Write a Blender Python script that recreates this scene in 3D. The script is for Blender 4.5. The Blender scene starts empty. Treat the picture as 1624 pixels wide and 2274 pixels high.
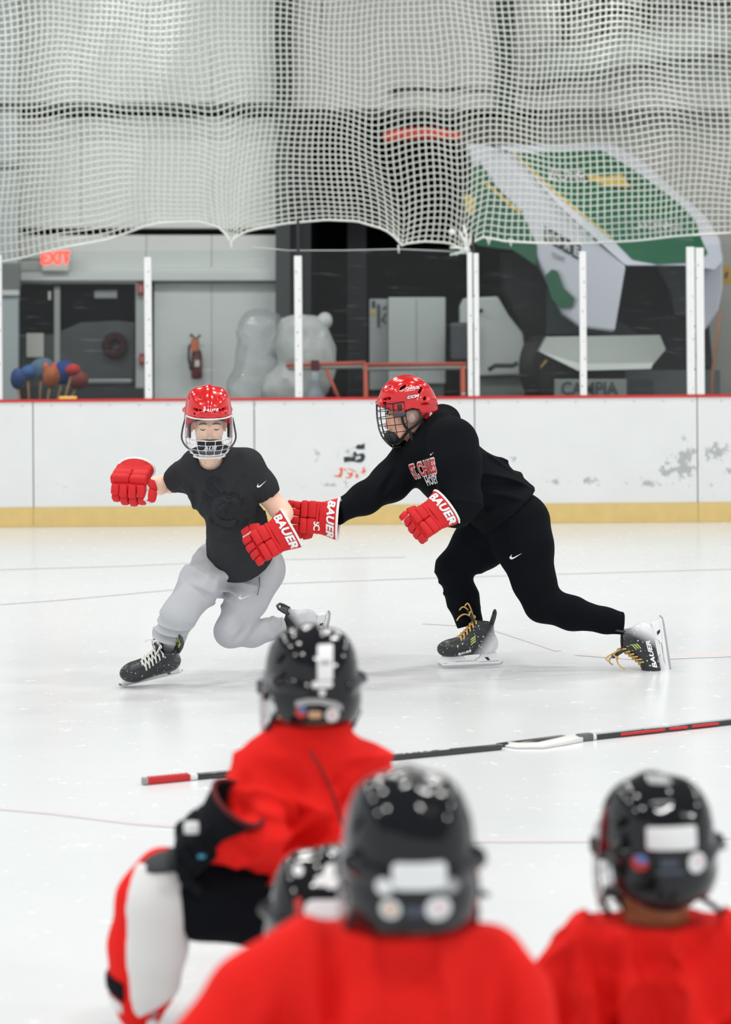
import bpy, bmesh, math, random
import numpy as np
from mathutils import Vector, Matrix
from mathutils.bvhtree import BVHTree

random.seed(7)
SC = bpy.context.scene
COL = SC.collection

# ------------------------------------------------------------------ camera, light, exposure
F = 5400.0            # focal length in pixels of the 1624 x 2274 frame
CAM_H = 1.675
PX0, PY0 = 812.0, 731.0
ROLL = 0.0074
cam_d = bpy.data.cameras.new('camera')
cam = bpy.data.objects.new('camera', cam_d)
COL.objects.link(cam)
cam.location = (0, 0, CAM_H)
cam.rotation_euler = (math.pi / 2, ROLL, 0)
cam_d.sensor_fit = 'VERTICAL'
cam_d.sensor_height = 36.0
cam_d.sensor_width = 36.0
cam_d.lens = F / 2274.0 * 36.0
cam_d.shift_y = (PY0 - 1137.0) / 2274.0
cam_d.clip_end = 200
cam_d.dof.use_dof = True
cam_d.dof.focus_distance = 11.75
cam_d.dof.aperture_fstop = 2.6
SC.camera = cam

world = bpy.data.worlds.new('hall_ambient')
SC.world = world
world.use_nodes = True
bg = world.node_tree.nodes['Background']
bg.inputs[0].default_value = (0.93, 0.97, 1.0, 1)
bg.inputs[1].default_value = 0.66

def area_lamp(name, loc, sx, sy, power, tilt=(0, 0, 0)):
    l = bpy.data.lights.new(name, 'AREA')
    l.shape = 'RECTANGLE'
    l.size, l.size_y = sx, sy
    l.energy = power
    l.color = (1.0, 0.985, 0.96)
    o = bpy.data.objects.new(name, l)
    o.location = loc
    o.rotation_euler = tilt
    COL.objects.link(o)
    return o

LAMP_W = 78
for j, ly in enumerate((2.0, 6.0, 10.0, 14.0, 18.0)):
    for i, lx in enumerate((-7.2, -2.4, 2.4, 7.2)):
        area_lamp('hall_or_fill_lamp', (lx + (j % 2) * 0.6, ly, 7.6), 0.9, 0.35, LAMP_W)
for lx in (-7.0, -2.4, 2.2, 6.8):  # unseen fill lamps, added to brighten the wall behind the boards
    area_lamp('hall_or_fill_lamp', (lx, 21.6, 4.85), 1.6, 0.25, 34, (math.radians(16), 0, 0))

SC.view_settings.view_transform = 'Standard'
SC.view_settings.look = 'None'
SC.view_settings.gamma = 1.0
SC.view_settings.use_curve_mapping = False
SC.view_settings.exposure = 0.43
SC.cycles.use_denoising = True
SC.cycles.max_bounces = 10
SC.cycles.transparent_max_bounces = 16
SC.cycles.caustics_reflective = False
SC.cycles.caustics_refractive = False
SC.cycles.sample_clamp_indirect = 8

# ------------------------------------------------------------------ helpers
def P(px, py, d):
    """point in the place seen at a pixel of the photograph, d metres in front of the lens"""
    u, v = px - PX0, py - PY0
    return Vector(((u - ROLL * v) / F * d, d, CAM_H - (v + ROLL * u) / F * d))

def lin(c):
    c = c / 255.0
    return c / 12.92 if c <= 0.04045 else ((c + 0.055) / 1.055) ** 2.4

def rgb(r, g, b):
    return (lin(r), lin(g), lin(b), 1.0)

MATS = {}
def mat(name, col, rough=0.6, metal=0.0, bump=0.0, bscale=60.0, var=0.0, vscale=8.0, coat=0.0, ior=1.5, spec=0.5, sheen=0.0, emit=0.0):
    if name in MATS:
        return MATS[name]
    m = bpy.data.materials.new(name)
    m.use_nodes = True
    nt = m.node_tree
    b = nt.nodes['Principled BSDF']
    b.inputs['Base Color'].default_value = col
    b.inputs['Roughness'].default_value = rough
    b.inputs['Metallic'].default_value = metal
    b.inputs['IOR'].default_value = ior
    b.inputs['Specular IOR Level'].default_value = spec
    b.inputs['Coat Weight'].default_value = coat
    b.inputs['Coat Roughness'].default_value = 0.06
    b.inputs['Sheen Weight'].default_value = sheen
    if emit:
        b.inputs['Emission Color'].default_value = col
        b.inputs['Emission Strength'].default_value = emit
    tc = nt.nodes.new('ShaderNodeTexCoord')
    if bump > 0:
        n = nt.nodes.new('ShaderNodeTexNoise')
        n.inputs['Scale'].default_value = bscale
        n.inputs['Detail'].default_value = 4
        nt.links.new(tc.outputs['Object'], n.inputs['Vector'])
        bp = nt.nodes.new('ShaderNodeBump')
        bp.inputs['Strength'].default_value = bump
        bp.inputs['Distance'].default_value = 0.01
        nt.links.new(n.outputs['Fac'], bp.inputs['Height'])
        nt.links.new(bp.outputs['Normal'], b.inputs['Normal'])
    if var > 0:
        n2 = nt.nodes.new('ShaderNodeTexNoise')
        n2.inputs['Scale'].default_value = vscale
        n2.inputs['Detail'].default_value = 6
        nt.links.new(tc.outputs['Object'], n2.inputs['Vector'])
        mx = nt.nodes.new('ShaderNodeMix')
        mx.data_type = 'RGBA'
        mx.inputs[6].default_value = tuple(max(0, c * (1 - var)) for c in col[:3]) + (1,)
        mx.inputs[7].default_value = tuple(min(1, c * (1 + var)) for c in col[:3]) + (1,)
        nt.links.new(n2.outputs['Fac'], mx.inputs[0])
        nt.links.new(mx.outputs[2], b.inputs['Base Color'])
    MATS[name] = m
    return m

def set_props(o, label=None, cat=None, group=None, kind=None):
    if label: o['label'] = label
    if cat: o['category'] = cat
    if group: o['group'] = group
    if kind: o['kind'] = kind
    return o

def thing(name, loc, label=None, cat=None, group=None, kind=None):
    o = bpy.data.objects.new(name, None)
    o.empty_display_size = 0.1
    o.location = loc
    COL.objects.link(o)
    bpy.context.view_layer.update()
    return set_props(o, label, cat, group, kind)

def mesh_from(name, V, Fc, smooth=True, mats=()):
    me = bpy.data.meshes.new(name)
    if isinstance(Fc, np.ndarray) and Fc.ndim == 2 and len(Fc):
        k = Fc.shape[1]
        me.vertices.add(len(V))
        me.vertices.foreach_set('co', np.asarray(V, np.float32).ravel())
        me.loops.add(Fc.size)
        me.loops.foreach_set('vertex_index', Fc.astype(np.int32).ravel())
        me.polygons.add(len(Fc))
        me.polygons.foreach_set('loop_start', np.arange(0, Fc.size, k, dtype=np.int32))
        me.update(calc_edges=True)
    else:
        me.from_pydata([tuple(v) for v in V], [], [tuple(f) for f in Fc])
        me.update()
    me.polygons.foreach_set('use_smooth', np.full(len(me.polygons), bool(smooth)))
    for m in mats:
        me.materials.append(m)
    return me

def world_of(o):
    m = o.matrix_basis.copy()
    p = o.parent
    while p:
        m = p.matrix_basis @ m
        p = p.parent
    return m

def obj(name, V, Fc, m, parent=None, M=None, local=False, smooth=True, label=None, kind=None, bevel=0.0):
    """link a mesh; V is in world space unless local, M is the object's world matrix (default: the parent's, or a pure shift)"""
    V = np.asarray([tuple(v) for v in V], float) if not isinstance(V, np.ndarray) else V.astype(float)
    if M is None:
        if parent is not None:
            M = world_of(parent)
        else:
            lo, hi = V.min(0), V.max(0)
            M = Matrix.Translation(((lo[0] + hi[0]) / 2, (lo[1] + hi[1]) / 2, lo[2]))
    if not local:
        Mi = np.array(M.inverted())
        V = V @ Mi[:3, :3].T + Mi[:3, 3]
    me = mesh_from(name, V, Fc, smooth, (m,) if m is not None else ())
    o = bpy.data.objects.new(name, me)
    COL.objects.link(o)
    if parent is not None:
        o.parent = parent
        o.matrix_basis = world_of(parent).inverted() @ M
    else:
        o.matrix_basis = M
    if label: o['label'] = label
    if kind: o['kind'] = kind
    if bevel > 0:
        md = o.modifiers.new('bevel', 'BEVEL')
        md.width = bevel
        md.segments = 2
        md.limit_method = 'ANGLE'
    return o

# ------------------------------------------------------------------ mesh builder
class MB:
    def __init__(self):
        self.V, self.F = [], []
    def add(self, V, Fc):
        b = len(self.V)
        self.V += [Vector(v) for v in V]
        self.F += [tuple(i + b for i in f) for f in Fc]
        return self
    def xf(self, M):
        self.V = [M @ v for v in self.V]
        return self
    def box(self, c, s, R=None):
        c = Vector(c)
        pts = []
        for x in (-.5, .5):
            for y in (-.5, .5):
                for z in (-.5, .5):
                    v = Vector((x * s[0], y * s[1], z * s[2]))
                    if R is not None: v = R @ v
                    pts.append(c + v)
        return self.add(pts, [(0, 1, 3, 2), (4, 6, 7, 5), (0, 4, 5, 1), (2, 3, 7, 6), (0, 2, 6, 4), (1, 5, 7, 3)])
    def rbox(self, c, s, r, R=None, n=3):
        """box with rounded edges, as a cube sphere spread apart"""
        c = Vector(c)
        h = [max(0.0, v / 2 - r) for v in s]
        N = 2 * n
        idx = {}
        pts, fc = [], []
        def vert(i, j, k):
            key = (i, j, k)
            if key in idx: return idx[key]
            d = []
            for a in (i, j, k):
                d.append(math.tan((a / n - 1) * math.pi / 4))
            d = Vector(d)
            off = Vector([math.copysign(h[q], d[q]) if abs(d[q]) > 1e-6 else 0 for q in range(3)])
            p = d.normalized() * r + off
            if R is not None: p = R @ p
            idx[key] = len(pts)
            pts.append(c + p)
            return idx[key]
        for a in range(N):
            for b in range(N):
                fc.append((vert(a, b, 0), vert(a, b + 1, 0), vert(a + 1, b + 1, 0), vert(a + 1, b, 0)))
                fc.append((vert(a, b, N), vert(a + 1, b, N), vert(a + 1, b + 1, N), vert(a, b + 1, N)))
                fc.append((vert(a, 0, b), vert(a + 1, 0, b), vert(a + 1, 0, b + 1), vert(a, 0, b + 1)))
                fc.append((vert(a, N, b), vert(a, N, b + 1), vert(a + 1, N, b + 1), vert(a + 1, N, b)))
                fc.append((vert(0, a, b), vert(0, a, b + 1), vert(0, a + 1, b + 1), vert(0, a + 1, b)))
                fc.append((vert(N, a, b), vert(N, a + 1, b), vert(N, a + 1, b + 1), vert(N, a, b + 1)))
        return self.add(pts, fc)
    def soft(self, pts, r, n=6, flat=None, sub=5):
        """tube along a smooth curve through the points"""
        pts = [Vector(p) for p in pts]
        q = [pts[0] * 2 - pts[1]] + pts + [pts[-1] * 2 - pts[-2]]
        out, rr = [], []
        for i in range(1, len(q) - 2):
            for k in range(sub):
                t = k / sub
                a, b, c, d = q[i - 1], q[i], q[i + 1], q[i + 2]
                out.append(((b * 2) + (c - a) * t + (a * 2 - b * 5 + c * 4 - d) * t * t + (b * 3 - a - c * 3 + d) * t ** 3) * .5)
                rr.append(r if not isinstance(r, (list, tuple)) else r[i - 1] + (r[i] - r[i - 1]) * t)
        out.append(pts[-1]); rr.append(r if not isinstance(r, (list, tuple)) else r[-1])
        return self.tube(out, rr, n, False, flat)
    def tube(self, pts, r, n=6, closed=False, flat=None):
        """pts: list of points; r: radius or list; flat=(axis, k) squeezes the section along an axis"""
        pts = [Vector(p) for p in pts]
        m = len(pts)
        rr = r if isinstance(r, (list, tuple)) else [r] * m
        V, Fc = [], []
        up = None
        for i, p in enumerate(pts):
            if closed:
                t = pts[(i + 1) % m] - pts[i - 1]
            else:
                t = pts[min(i + 1, m - 1)] - pts[max(i - 1, 0)]
            t.normalize()
            if up is None:
                up = Vector((0, 0, 1)) if abs(t.z) < .9 else Vector((1, 0, 0))
            a = (up - t * up.dot(t))
            if a.length < 1e-5: a = t.orthogonal()
            a.normalize()
            up = a
            b = t.cross(a)
            for k in range(n):
                an = 2 * math.pi * k / n + math.pi / n
                o = (a * math.cos(an) + b * math.sin(an)) * rr[i]
                if flat: o = o - flat[0] * o.dot(flat[0]) * (1 - flat[1])
                V.append(p + o)
        last = m if closed else m - 1
        for i in range(last):
            for k in range(n):
                Fc.append((i * n + k, i * n + (k + 1) % n, ((i + 1) % m) * n + (k + 1) % n, ((i + 1) % m) * n + k))
        if not closed:
            Fc.append(tuple(range(n))[::-1])
            Fc.append(tuple((m - 1) * n + k for k in range(n)))
        return self.add(V, Fc)
    def lathe(self, prof, M=None, n=20, cap=True):
        """prof: list of (r, z) turned about z"""
        V, Fc = [], []
        for r, z in prof:
            for k in range(n):
                a = 2 * math.pi * k / n
                v = Vector((r * math.cos(a), r * math.sin(a), z))
                V.append(M @ v if M is not None else v)
        m = len(prof)
        for i in range(m - 1):
            for k in range(n):
                Fc.append((i * n + k, i * n + (k + 1) % n, (i + 1) * n + (k + 1) % n, (i + 1) * n + k))
        if cap:
            Fc.append(tuple(range(n))[::-1])
            Fc.append(tuple((m - 1) * n + k for k in range(n)))
        return self.add(V, Fc)
    def prism(self, poly, ext):
        """polygon of 3-D points pushed along a vector"""
        poly = [Vector(p) for p in poly]
        ext = Vector(ext)
        n = len(poly)
        V = poly + [p + ext for p in poly]
        Fc = [tuple(range(n)), tuple(range(2 * n - 1, n - 1, -1))]
        for i in range(n):
            j = (i + 1) % n
            Fc.append((i, i + n, j + n, j))
        return self.add(V, Fc)
    def sphere(self, c, r, n=12, sc=(1, 1, 1), R=None):
        V, Fc = [], []
        m = n // 2
        for i in range(m + 1):
            th = math.pi * i / m
            for k in range(n):
                a = 2 * math.pi * k / n
                v = Vector((math.sin(th) * math.cos(a) * sc[0], math.sin(th) * math.sin(a) * sc[1], math.cos(th) * sc[2])) * r
                if R is not None: v = R @ v
                V.append(Vector(c) + v)
        for i in range(m):
            for k in range(n):
                Fc.append((i * n + k, (i + 1) * n + k, (i + 1) * n + (k + 1) % n, i * n + (k + 1) % n))
        return self.add(V, Fc)
    def build(self, name, m, parent=None, M=None, local=False, smooth=True, label=None, kind=None, bevel=0.0):
        o = obj(name, self.V, self.F, m, parent, M, local, smooth, label, kind, bevel)
        bm = bmesh.new()
        bm.from_mesh(o.data)
        bmesh.ops.recalc_face_normals(bm, faces=bm.faces)
        bm.to_mesh(o.data)
        bm.free()
        return o

# ------------------------------------------------------------------ signed distance fields -> one skin
class SDF:
    def __init__(self, lo, hi, h):
        self.h = h
        self.lo = np.array(lo, float)
        n = np.ceil((np.array(hi, float) - self.lo) / h).astype(int) + 1
        self.n = n
        self.ax = [self.lo[i] + h * np.arange(n[i]) for i in range(3)]
        self.f = np.full(n, 0.5, np.float32)
    @classmethod
    def around(cls, pts, pad, h):
        a = np.array([tuple(p) for p in pts], float)
        return cls(a.min(0) - pad, a.max(0) + pad, h)
    def win(self, lo, hi):
        s = []
        for i in range(3):
            a = int(np.floor((lo[i] - self.lo[i]) / self.h)) if lo is not None else 0
            b = int(np.ceil((hi[i] - self.lo[i]) / self.h)) + 1 if hi is not None else self.n[i]
            s.append(slice(max(0, a), max(0, min(self.n[i], b))))
        s = tuple(s)
        X = self.ax[0][s[0]][:, None, None].astype(np.float32)
        Y = self.ax[1][s[1]][None, :, None].astype(np.float32)
        Z = self.ax[2][s[2]][None, None, :].astype(np.float32)
        return s, X, Y, Z
    def _comb(self, s, d, mode, k):
        a = self.f[s]
        if mode == 'u':
            if k > 0:
                h = np.clip(.5 + .5 * (a - d) / k, 0, 1)
                self.f[s] = a * (1 - h) + d * h - k * h * (1 - h)
            else:
                self.f[s] = np.minimum(a, d)
        elif mode == 's':
            d = -d
            if k > 0:
                h = np.clip(.5 - .5 * (a - d) / k, 0, 1)
                self.f[s] = a * (1 - h) + d * h + k * h * (1 - h)
            else:
                self.f[s] = np.maximum(a, d)
    def cone(self, a, b, r1, r2, k=0.03, mode='u', flat=None):
        a = np.array(tuple(a)); b = np.array(tuple(b))
        m = max(r1, r2) * (max(1, flat[1]) if flat else 1) + k + 4 * self.h
        s, X, Y, Z = self.win(np.minimum(a, b) - m, np.maximum(a, b) + m)
        px, py, pz = X - a[0], Y - a[1], Z - a[2]
        ab = b - a
        sc = 1.0
        if flat:
            ax = np.array(tuple(flat[0])); ax = ax / np.linalg.norm(ax)
            q = 1 / flat[1] - 1
            dt = px * ax[0] + py * ax[1] + pz * ax[2]
            px = px + dt * ax[0] * q; py = py + dt * ax[1] * q; pz = pz + dt * ax[2] * q
            ab = ab + ax * np.dot(ab, ax) * q
            sc = min(1.0, flat[1])
        L = max(np.dot(ab, ab), 1e-9)
        t = np.clip((px * ab[0] + py * ab[1] + pz * ab[2]) / L, 0, 1)
        d = np.sqrt((px - t * ab[0]) ** 2 + (py - t * ab[1]) ** 2 + (pz - t * ab[2]) ** 2) - (r1 + (r2 - r1) * t)
        self._comb(s, d * sc, mode, k)
        return self
    def chain(self, pts, rs, k=0.03, flat=None):
        for i in range(len(pts) - 1):
            self.cone(pts[i], pts[i + 1], rs[i], rs[i + 1], k, 'u', flat)
        return self
    def ell(self, c, r, R=None, k=0.03, mode='u'):
        c = np.array(tuple(c))
        m = max(r) + k + 4 * self.h
        s, X, Y, Z = self.win(c - m, c + m)
        x, y, z = X - c[0], Y - c[1], Z - c[2]
        if R is not None:
            A = np.array(R)[:3, :3]
            x, y, z = (A[0, 0] * x + A[1, 0] * y + A[2, 0] * z, A[0, 1] * x + A[1, 1] * y + A[2, 1] * z, A[0, 2] * x + A[1, 2] * y + A[2, 2] * z)
        k0 = np.sqrt((x / r[0]) ** 2 + (y / r[1]) ** 2 + (z / r[2]) ** 2)
        k1 = np.sqrt((x / r[0] ** 2) ** 2 + (y / r[1] ** 2) ** 2 + (z / r[2] ** 2) ** 2)
        d = k0 * (k0 - 1) / np.maximum(k1, 1e-6)
        self._comb(s, d, mode, k)
        return self
    def box(self, c, h, R=None, r=0.0, k=0.0, mode='u'):
        c = np.array(tuple(c))
        m = float(np.linalg.norm(h)) + r + k + 4 * self.h
        s, X, Y, Z = self.win(c - m, c + m)
        x, y, z = X - c[0], Y - c[1], Z - c[2]
        if R is not None:
            A = np.array(R)[:3, :3]
            x, y, z = (A[0, 0] * x + A[1, 0] * y + A[2, 0] * z, A[0, 1] * x + A[1, 1] * y + A[2, 1] * z, A[0, 2] * x + A[1, 2] * y + A[2, 2] * z)
        qx, qy, qz = np.abs(x) - (h[0] - r), np.abs(y) - (h[1] - r), np.abs(z) - (h[2] - r)
        d = np.sqrt(np.maximum(qx, 0) ** 2 + np.maximum(qy, 0) ** 2 + np.maximum(qz, 0) ** 2) + np.minimum(np.maximum(np.maximum(qx, qy), qz), 0) - r
        self._comb(s, d, mode, k)
        return self
    def cut(self, p, n, k=0.0, box=None):
        """remove what lies on the side the normal points to; box=(centre, radius) limits the cut to a region"""
        p = np.array(tuple(p)); n = np.array(tuple(n)); n = n / np.linalg.norm(n)
        if box:
            c = np.array(tuple(box[0])); m = box[1]
            s, X, Y, Z = self.win(c - m, c + m)
        else:
            s, X, Y, Z = self.win(self.lo, self.lo + self.h * self.n)
        d = (X - p[0]) * n[0] + (Y - p[1]) * n[1] + (Z - p[2]) * n[2]
        if box:
            d = np.maximum(d, -1)
            rr = np.sqrt((X - c[0]) ** 2 + (Y - c[1]) ** 2 + (Z - c[2]) ** 2) - m
            d = np.minimum(d, -rr)
        a = self.f[s]
        if k > 0:
            h = np.clip(.5 - .5 * (a - d) / k, 0, 1)
            self.f[s] = a * (1 - h) + d * h + k * h * (1 - h)
        else:
            self.f[s] = np.maximum(a, d)
        return self
    def folds(self, amp, freq, seed, c=None, rad=None, dirs=None):
        """creases of cloth: warped waves, strongest around c"""
        rng = np.random.RandomState(seed)
        if c is not None:
            c = np.array(tuple(c))
            s, X, Y, Z = self.win(c - rad, c + rad)
            w = np.clip(1 - ((X - c[0]) ** 2 + (Y - c[1]) ** 2 + (Z - c[2]) ** 2) / rad ** 2, 0, 1)
        else:
            s, X, Y, Z = self.win(self.lo, self.lo + self.h * self.n)
            w = 1.0
        tot = 0
        ds = dirs if dirs else [rng.normal(size=3) for _ in range(3)]
        for dv in ds:
            dv = np.array(tuple(dv)); dv = dv / np.linalg.norm(dv)
            w1 = rng.normal(size=3) * freq * .55; w2 = rng.normal(size=3) * freq * .3
            ph = rng.uniform(0, 6.28, 3)
            warp = 1.3 * np.sin(X * w1[0] + Y * w1[1] + Z * w1[2] + ph[0]) + 1.6 * np.sin(X * w2[0] + Y * w2[1] + Z * w2[2] + ph[1])
            q = np.sin((X * dv[0] + Y * dv[1] + Z * dv[2]) * freq + warp + ph[2])
            w3 = rng.normal(size=3) * 9; w4 = rng.normal(size=3) * 14
            mask = np.clip(.25 + .55 * np.sin(X * w3[0] + Y * w3[1] + Z * w3[2] + ph[0]) + .45 * np.sin(X * w4[0] + Y * w4[1] + Z * w4[2] + ph[2]), 0, 1)
            tot = tot - mask * ((1 - np.abs(q)) ** 1.6 - .25)
        self.f[s] = self.f[s] + amp * w * tot
        return self
    def crease(self, p0, p1, w, amp):
        """a pulled crease in cloth: a furrow along p0-p1 with a soft ridge beside it"""
        a = np.array(tuple(p0)); b = np.array(tuple(p1))
        s, X, Y, Z = self.win(np.minimum(a, b) - [4 * w, 9, 4 * w], np.maximum(a, b) + [4 * w, 9, 4 * w])
        px, pz = X - a[0], Z - a[2]
        ab = (b - a)[[0, 2]]
        L = max(float(ab @ ab), 1e-9)
        t = np.clip((px * ab[0] + pz * ab[1]) / L, 0, 1)
        side = (px * ab[1] - pz * ab[0]) / math.sqrt(L)
        d2 = (px - t * ab[0]) ** 2 + (pz - t * ab[1]) ** 2
        self.f[s] += amp * (np.exp(-d2 / w ** 2) - .6 * np.exp(-((side - 1.7 * w) ** 2 + np.maximum(d2 - side ** 2, 0)) / (1.2 * w) ** 2)) * (1 - .6 * np.abs(2 * t - 1) ** 2)
        return self
    def mesh(self, smooth=1):
        f = self.f
        f[0], f[-1] = np.maximum(f[0], .01), np.maximum(f[-1], .01)
        f[:, 0], f[:, -1] = np.maximum(f[:, 0], .01), np.maximum(f[:, -1], .01)
        f[:, :, 0], f[:, :, -1] = np.maximum(f[:, :, 0], .01), np.maximum(f[:, :, -1], .01)
        neg = f < 0
        cnt = np.zeros([d - 1 for d in f.shape], np.int8)
        cor = [(i, j, k) for i in (0, 1) for j in (0, 1) for k in (0, 1)]
        def sh(a, c):
            return a[c[0]:a.shape[0] - 1 + c[0], c[1]:a.shape[1] - 1 + c[1], c[2]:a.shape[2] - 1 + c[2]]
        for c in cor: cnt += sh(neg, c)
        I, J, K = np.nonzero((cnt > 0) & (cnt < 8))
        ids = np.full(cnt.shape, -1, np.int64)
        ids[I, J, K] = np.arange(len(I))
        val = {c: f[I + c[0], J + c[1], K + c[2]].astype(np.float64) for c in cor}
        acc = np.zeros((len(I), 3)); num = np.zeros(len(I))
        for c in cor:
            for a in range(3):
                if c[a] == 0:
                    e = list(c); e[a] = 1; e = tuple(e)
                    v0, v1 = val[c], val[e]
                    m = (v0 < 0) != (v1 < 0)
                    t = np.where(m, v0 / np.where(m, v0 - v1, 1), 0)
                    for q in range(3):
                        acc[:, q] += np.where(m, c[q] + (t if q == a else 0), 0)
                    num += m
        V = np.stack([I, J, K], 1) + acc / num[:, None]
        V = V * self.h + self.lo
        quads = []
        for a in range(3):
            b, c = (a + 1) % 3, (a + 2) % 3
            sl0 = [slice(None)] * 3; sl1 = [slice(None)] * 3
            sl0[a] = slice(0, -1); sl1[a] = slice(1, None)
            n0, n1 = neg[tuple(sl0)], neg[tuple(sl1)]
            E = np.array(np.nonzero(n0 != n1)).T
            ok = (E[:, b] > 0) & (E[:, c] > 0) & (E[:, b] < f.shape[b] - 1) & (E[:, c] < f.shape[c] - 1)
            E = E[ok]
            if not len(E): continue
            inside = n0[E[:, 0], E[:, 1], E[:, 2]]
            q = []
            for db, dc in ((-1, -1), (0, -1), (0, 0), (-1, 0)):
                G = E.copy(); G[:, b] += db; G[:, c] += dc
                q.append(ids[G[:, 0], G[:, 1], G[:, 2]])
            q = np.stack(q, 1)
            q[~inside] = q[~inside][:, ::-1]
            quads.append(q)
        Q = np.concatenate(quads)
        for _ in range(smooth):
            S = np.zeros_like(V); N = np.zeros(len(V))
            for i in range(4):
                a, b = Q[:, i], Q[:, (i + 1) % 4]
                for q in range(3):
                    S[:, q] += np.bincount(a, V[b, q], len(V)) + np.bincount(b, V[a, q], len(V))
                N += np.bincount(a, minlength=len(V)) + np.bincount(b, minlength=len(V))
            V = V * .5 + .5 * S / np.maximum(N, 1)[:, None]
        return V, Q
    def build(self, name, m, parent=None, M=None, local=False, smooth=1, label=None, kind=None):
        V, Q = self.mesh(smooth)
        return obj(name, V, Q, m, parent, M, local, True, label, kind)

# ------------------------------------------------------------------ flat print laid on a surface
def text_mesh(txt, size=1.0, bold=0.0, shear=0.0, spacing=1.0, width=1.0):
    cu = bpy.data.curves.new('lettering', 'FONT')
    cu.body = txt
    cu.size = size
    cu.offset = bold
    cu.shear = shear
    cu.space_character = spacing
    cu.align_x = 'CENTER'
    cu.align_y = 'CENTER'
    cu.resolution_u = 3
    o = bpy.data.objects.new('lettering', cu)
    COL.objects.link(o)
    bpy.context.view_layer.update()
    me = bpy.data.meshes.new_from_object(o.evaluated_get(bpy.context.evaluated_depsgraph_get()))
    V = [Vector((v.co.x * width, v.co.y, 0)) for v in me.vertices]
    Fc = [tuple(p.vertices) for p in me.polygons]
    bpy.data.objects.remove(o)
    bpy.data.curves.remove(cu)
    bpy.data.meshes.remove(me)
    return V, Fc

def print_on(name, VF, target, c, right, up, m, parent, off=0.002, cuts=2, reach=0.12, label=None, thick=0.0):
    """lay a flat shape on a target surface: each corner is dropped along the print's own normal"""
    V, Fc = VF
    bm = bmesh.new()
    vs = [bm.verts.new(v) for v in V]
    for f in Fc:
        try: bm.faces.new([vs[i] for i in f])
        except ValueError: pass
    if cuts:
        bmesh.ops.triangulate(bm, faces=bm.faces)
        L = max((e.calc_length() for e in bm.edges), default=0)
        for _ in range(cuts):
            long = [e for e in bm.edges if e.calc_length() > L / 5]
            if long:
                bmesh.ops.subdivide_edges(bm, edges=long, cuts=1)
                bmesh.ops.triangulate(bm, faces=bm.faces)
    right = Vector(right).normalized(); up = Vector(up)
    up = (up - right * up.dot(right)).normalized()
    n = right.cross(up)
    c = Vector(c)
    tr = BVHTree.FromPolygons(*target) if isinstance(target, tuple) else None
    if tr is None:
        MW = world_of(target)
        tr = BVHTree.FromPolygons([MW @ v.co for v in target.data.vertices], [tuple(p.vertices) for p in target.data.polygons])
    bad = []
    for v in bm.verts:
        p = c + right * v.co.x + up * v.co.y
        hit = tr.ray_cast(p + n * reach, -n, 2 * reach)
        if hit[0] is None:
            near = tr.find_nearest(p, reach)
            if near[0] is None:
                bad.append(v)
                continue
            v.co = near[0] + near[1] * off if near[1].dot(n) > 0 else near[0] + n * off
        else:
            v.co = hit[0] + n * off
    bmesh.ops.delete(bm, geom=bad, context='VERTS')
    bm.verts.index_update()
    Vn = [v.co.copy() for v in bm.verts]
    Fn = [tuple(v.index for v in f.verts) for f in bm.faces]
    bm.free()
    if not Fn: return None
    return obj(name, Vn, Fn, m, parent, smooth=False, label=label)

def poly2(pts):
    return [Vector((x, y, 0)) for x, y in pts], [tuple(range(len(pts)))]

SWOOSH = [(-.5, -.02), (-.49, -.12), (-.43, -.19), (-.33, -.2), (-.2, -.165), (.5, .22), (-.08, -.0), (-.2, -.03), (-.28, -.02), (-.31, .04), (-.29, .12), (-.26, .2), (-.37, .12), (-.45, .05)]
def swoosh(size):
    out = [(-.5, -.02), (-.49, -.12), (-.43, -.19), (-.33, -.2), (-.2, -.165), (.5, .22)]
    inn = [(-.27, .2), (-.33, .08), (-.345, .0), (-.31, -.045), (-.2, -.05), (.5, .22)]
    V = [Vector((x * size, y * size, 0)) for x, y in out] + [Vector((x * size, y * size, 0)) for x, y in inn[:-1]]
    Fc = [(0, 1, 7, 6), (1, 2, 8, 7), (2, 3, 9, 8), (3, 4, 10, 9), (4, 5, 10)]
    return V, Fc

def frame(x, z, o):
    """matrix with local x, z axes (z made square to x) at origin o"""
    x = Vector(x).normalized()
    z = Vector(z); z = (z - x * z.dot(x)).normalized()
    y = z.cross(x)
    M = Matrix.Identity(4)
    for i in range(3):
        M[i][0], M[i][1], M[i][2], M[i][3] = x[i], y[i], z[i], o[i]
    return M

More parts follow.
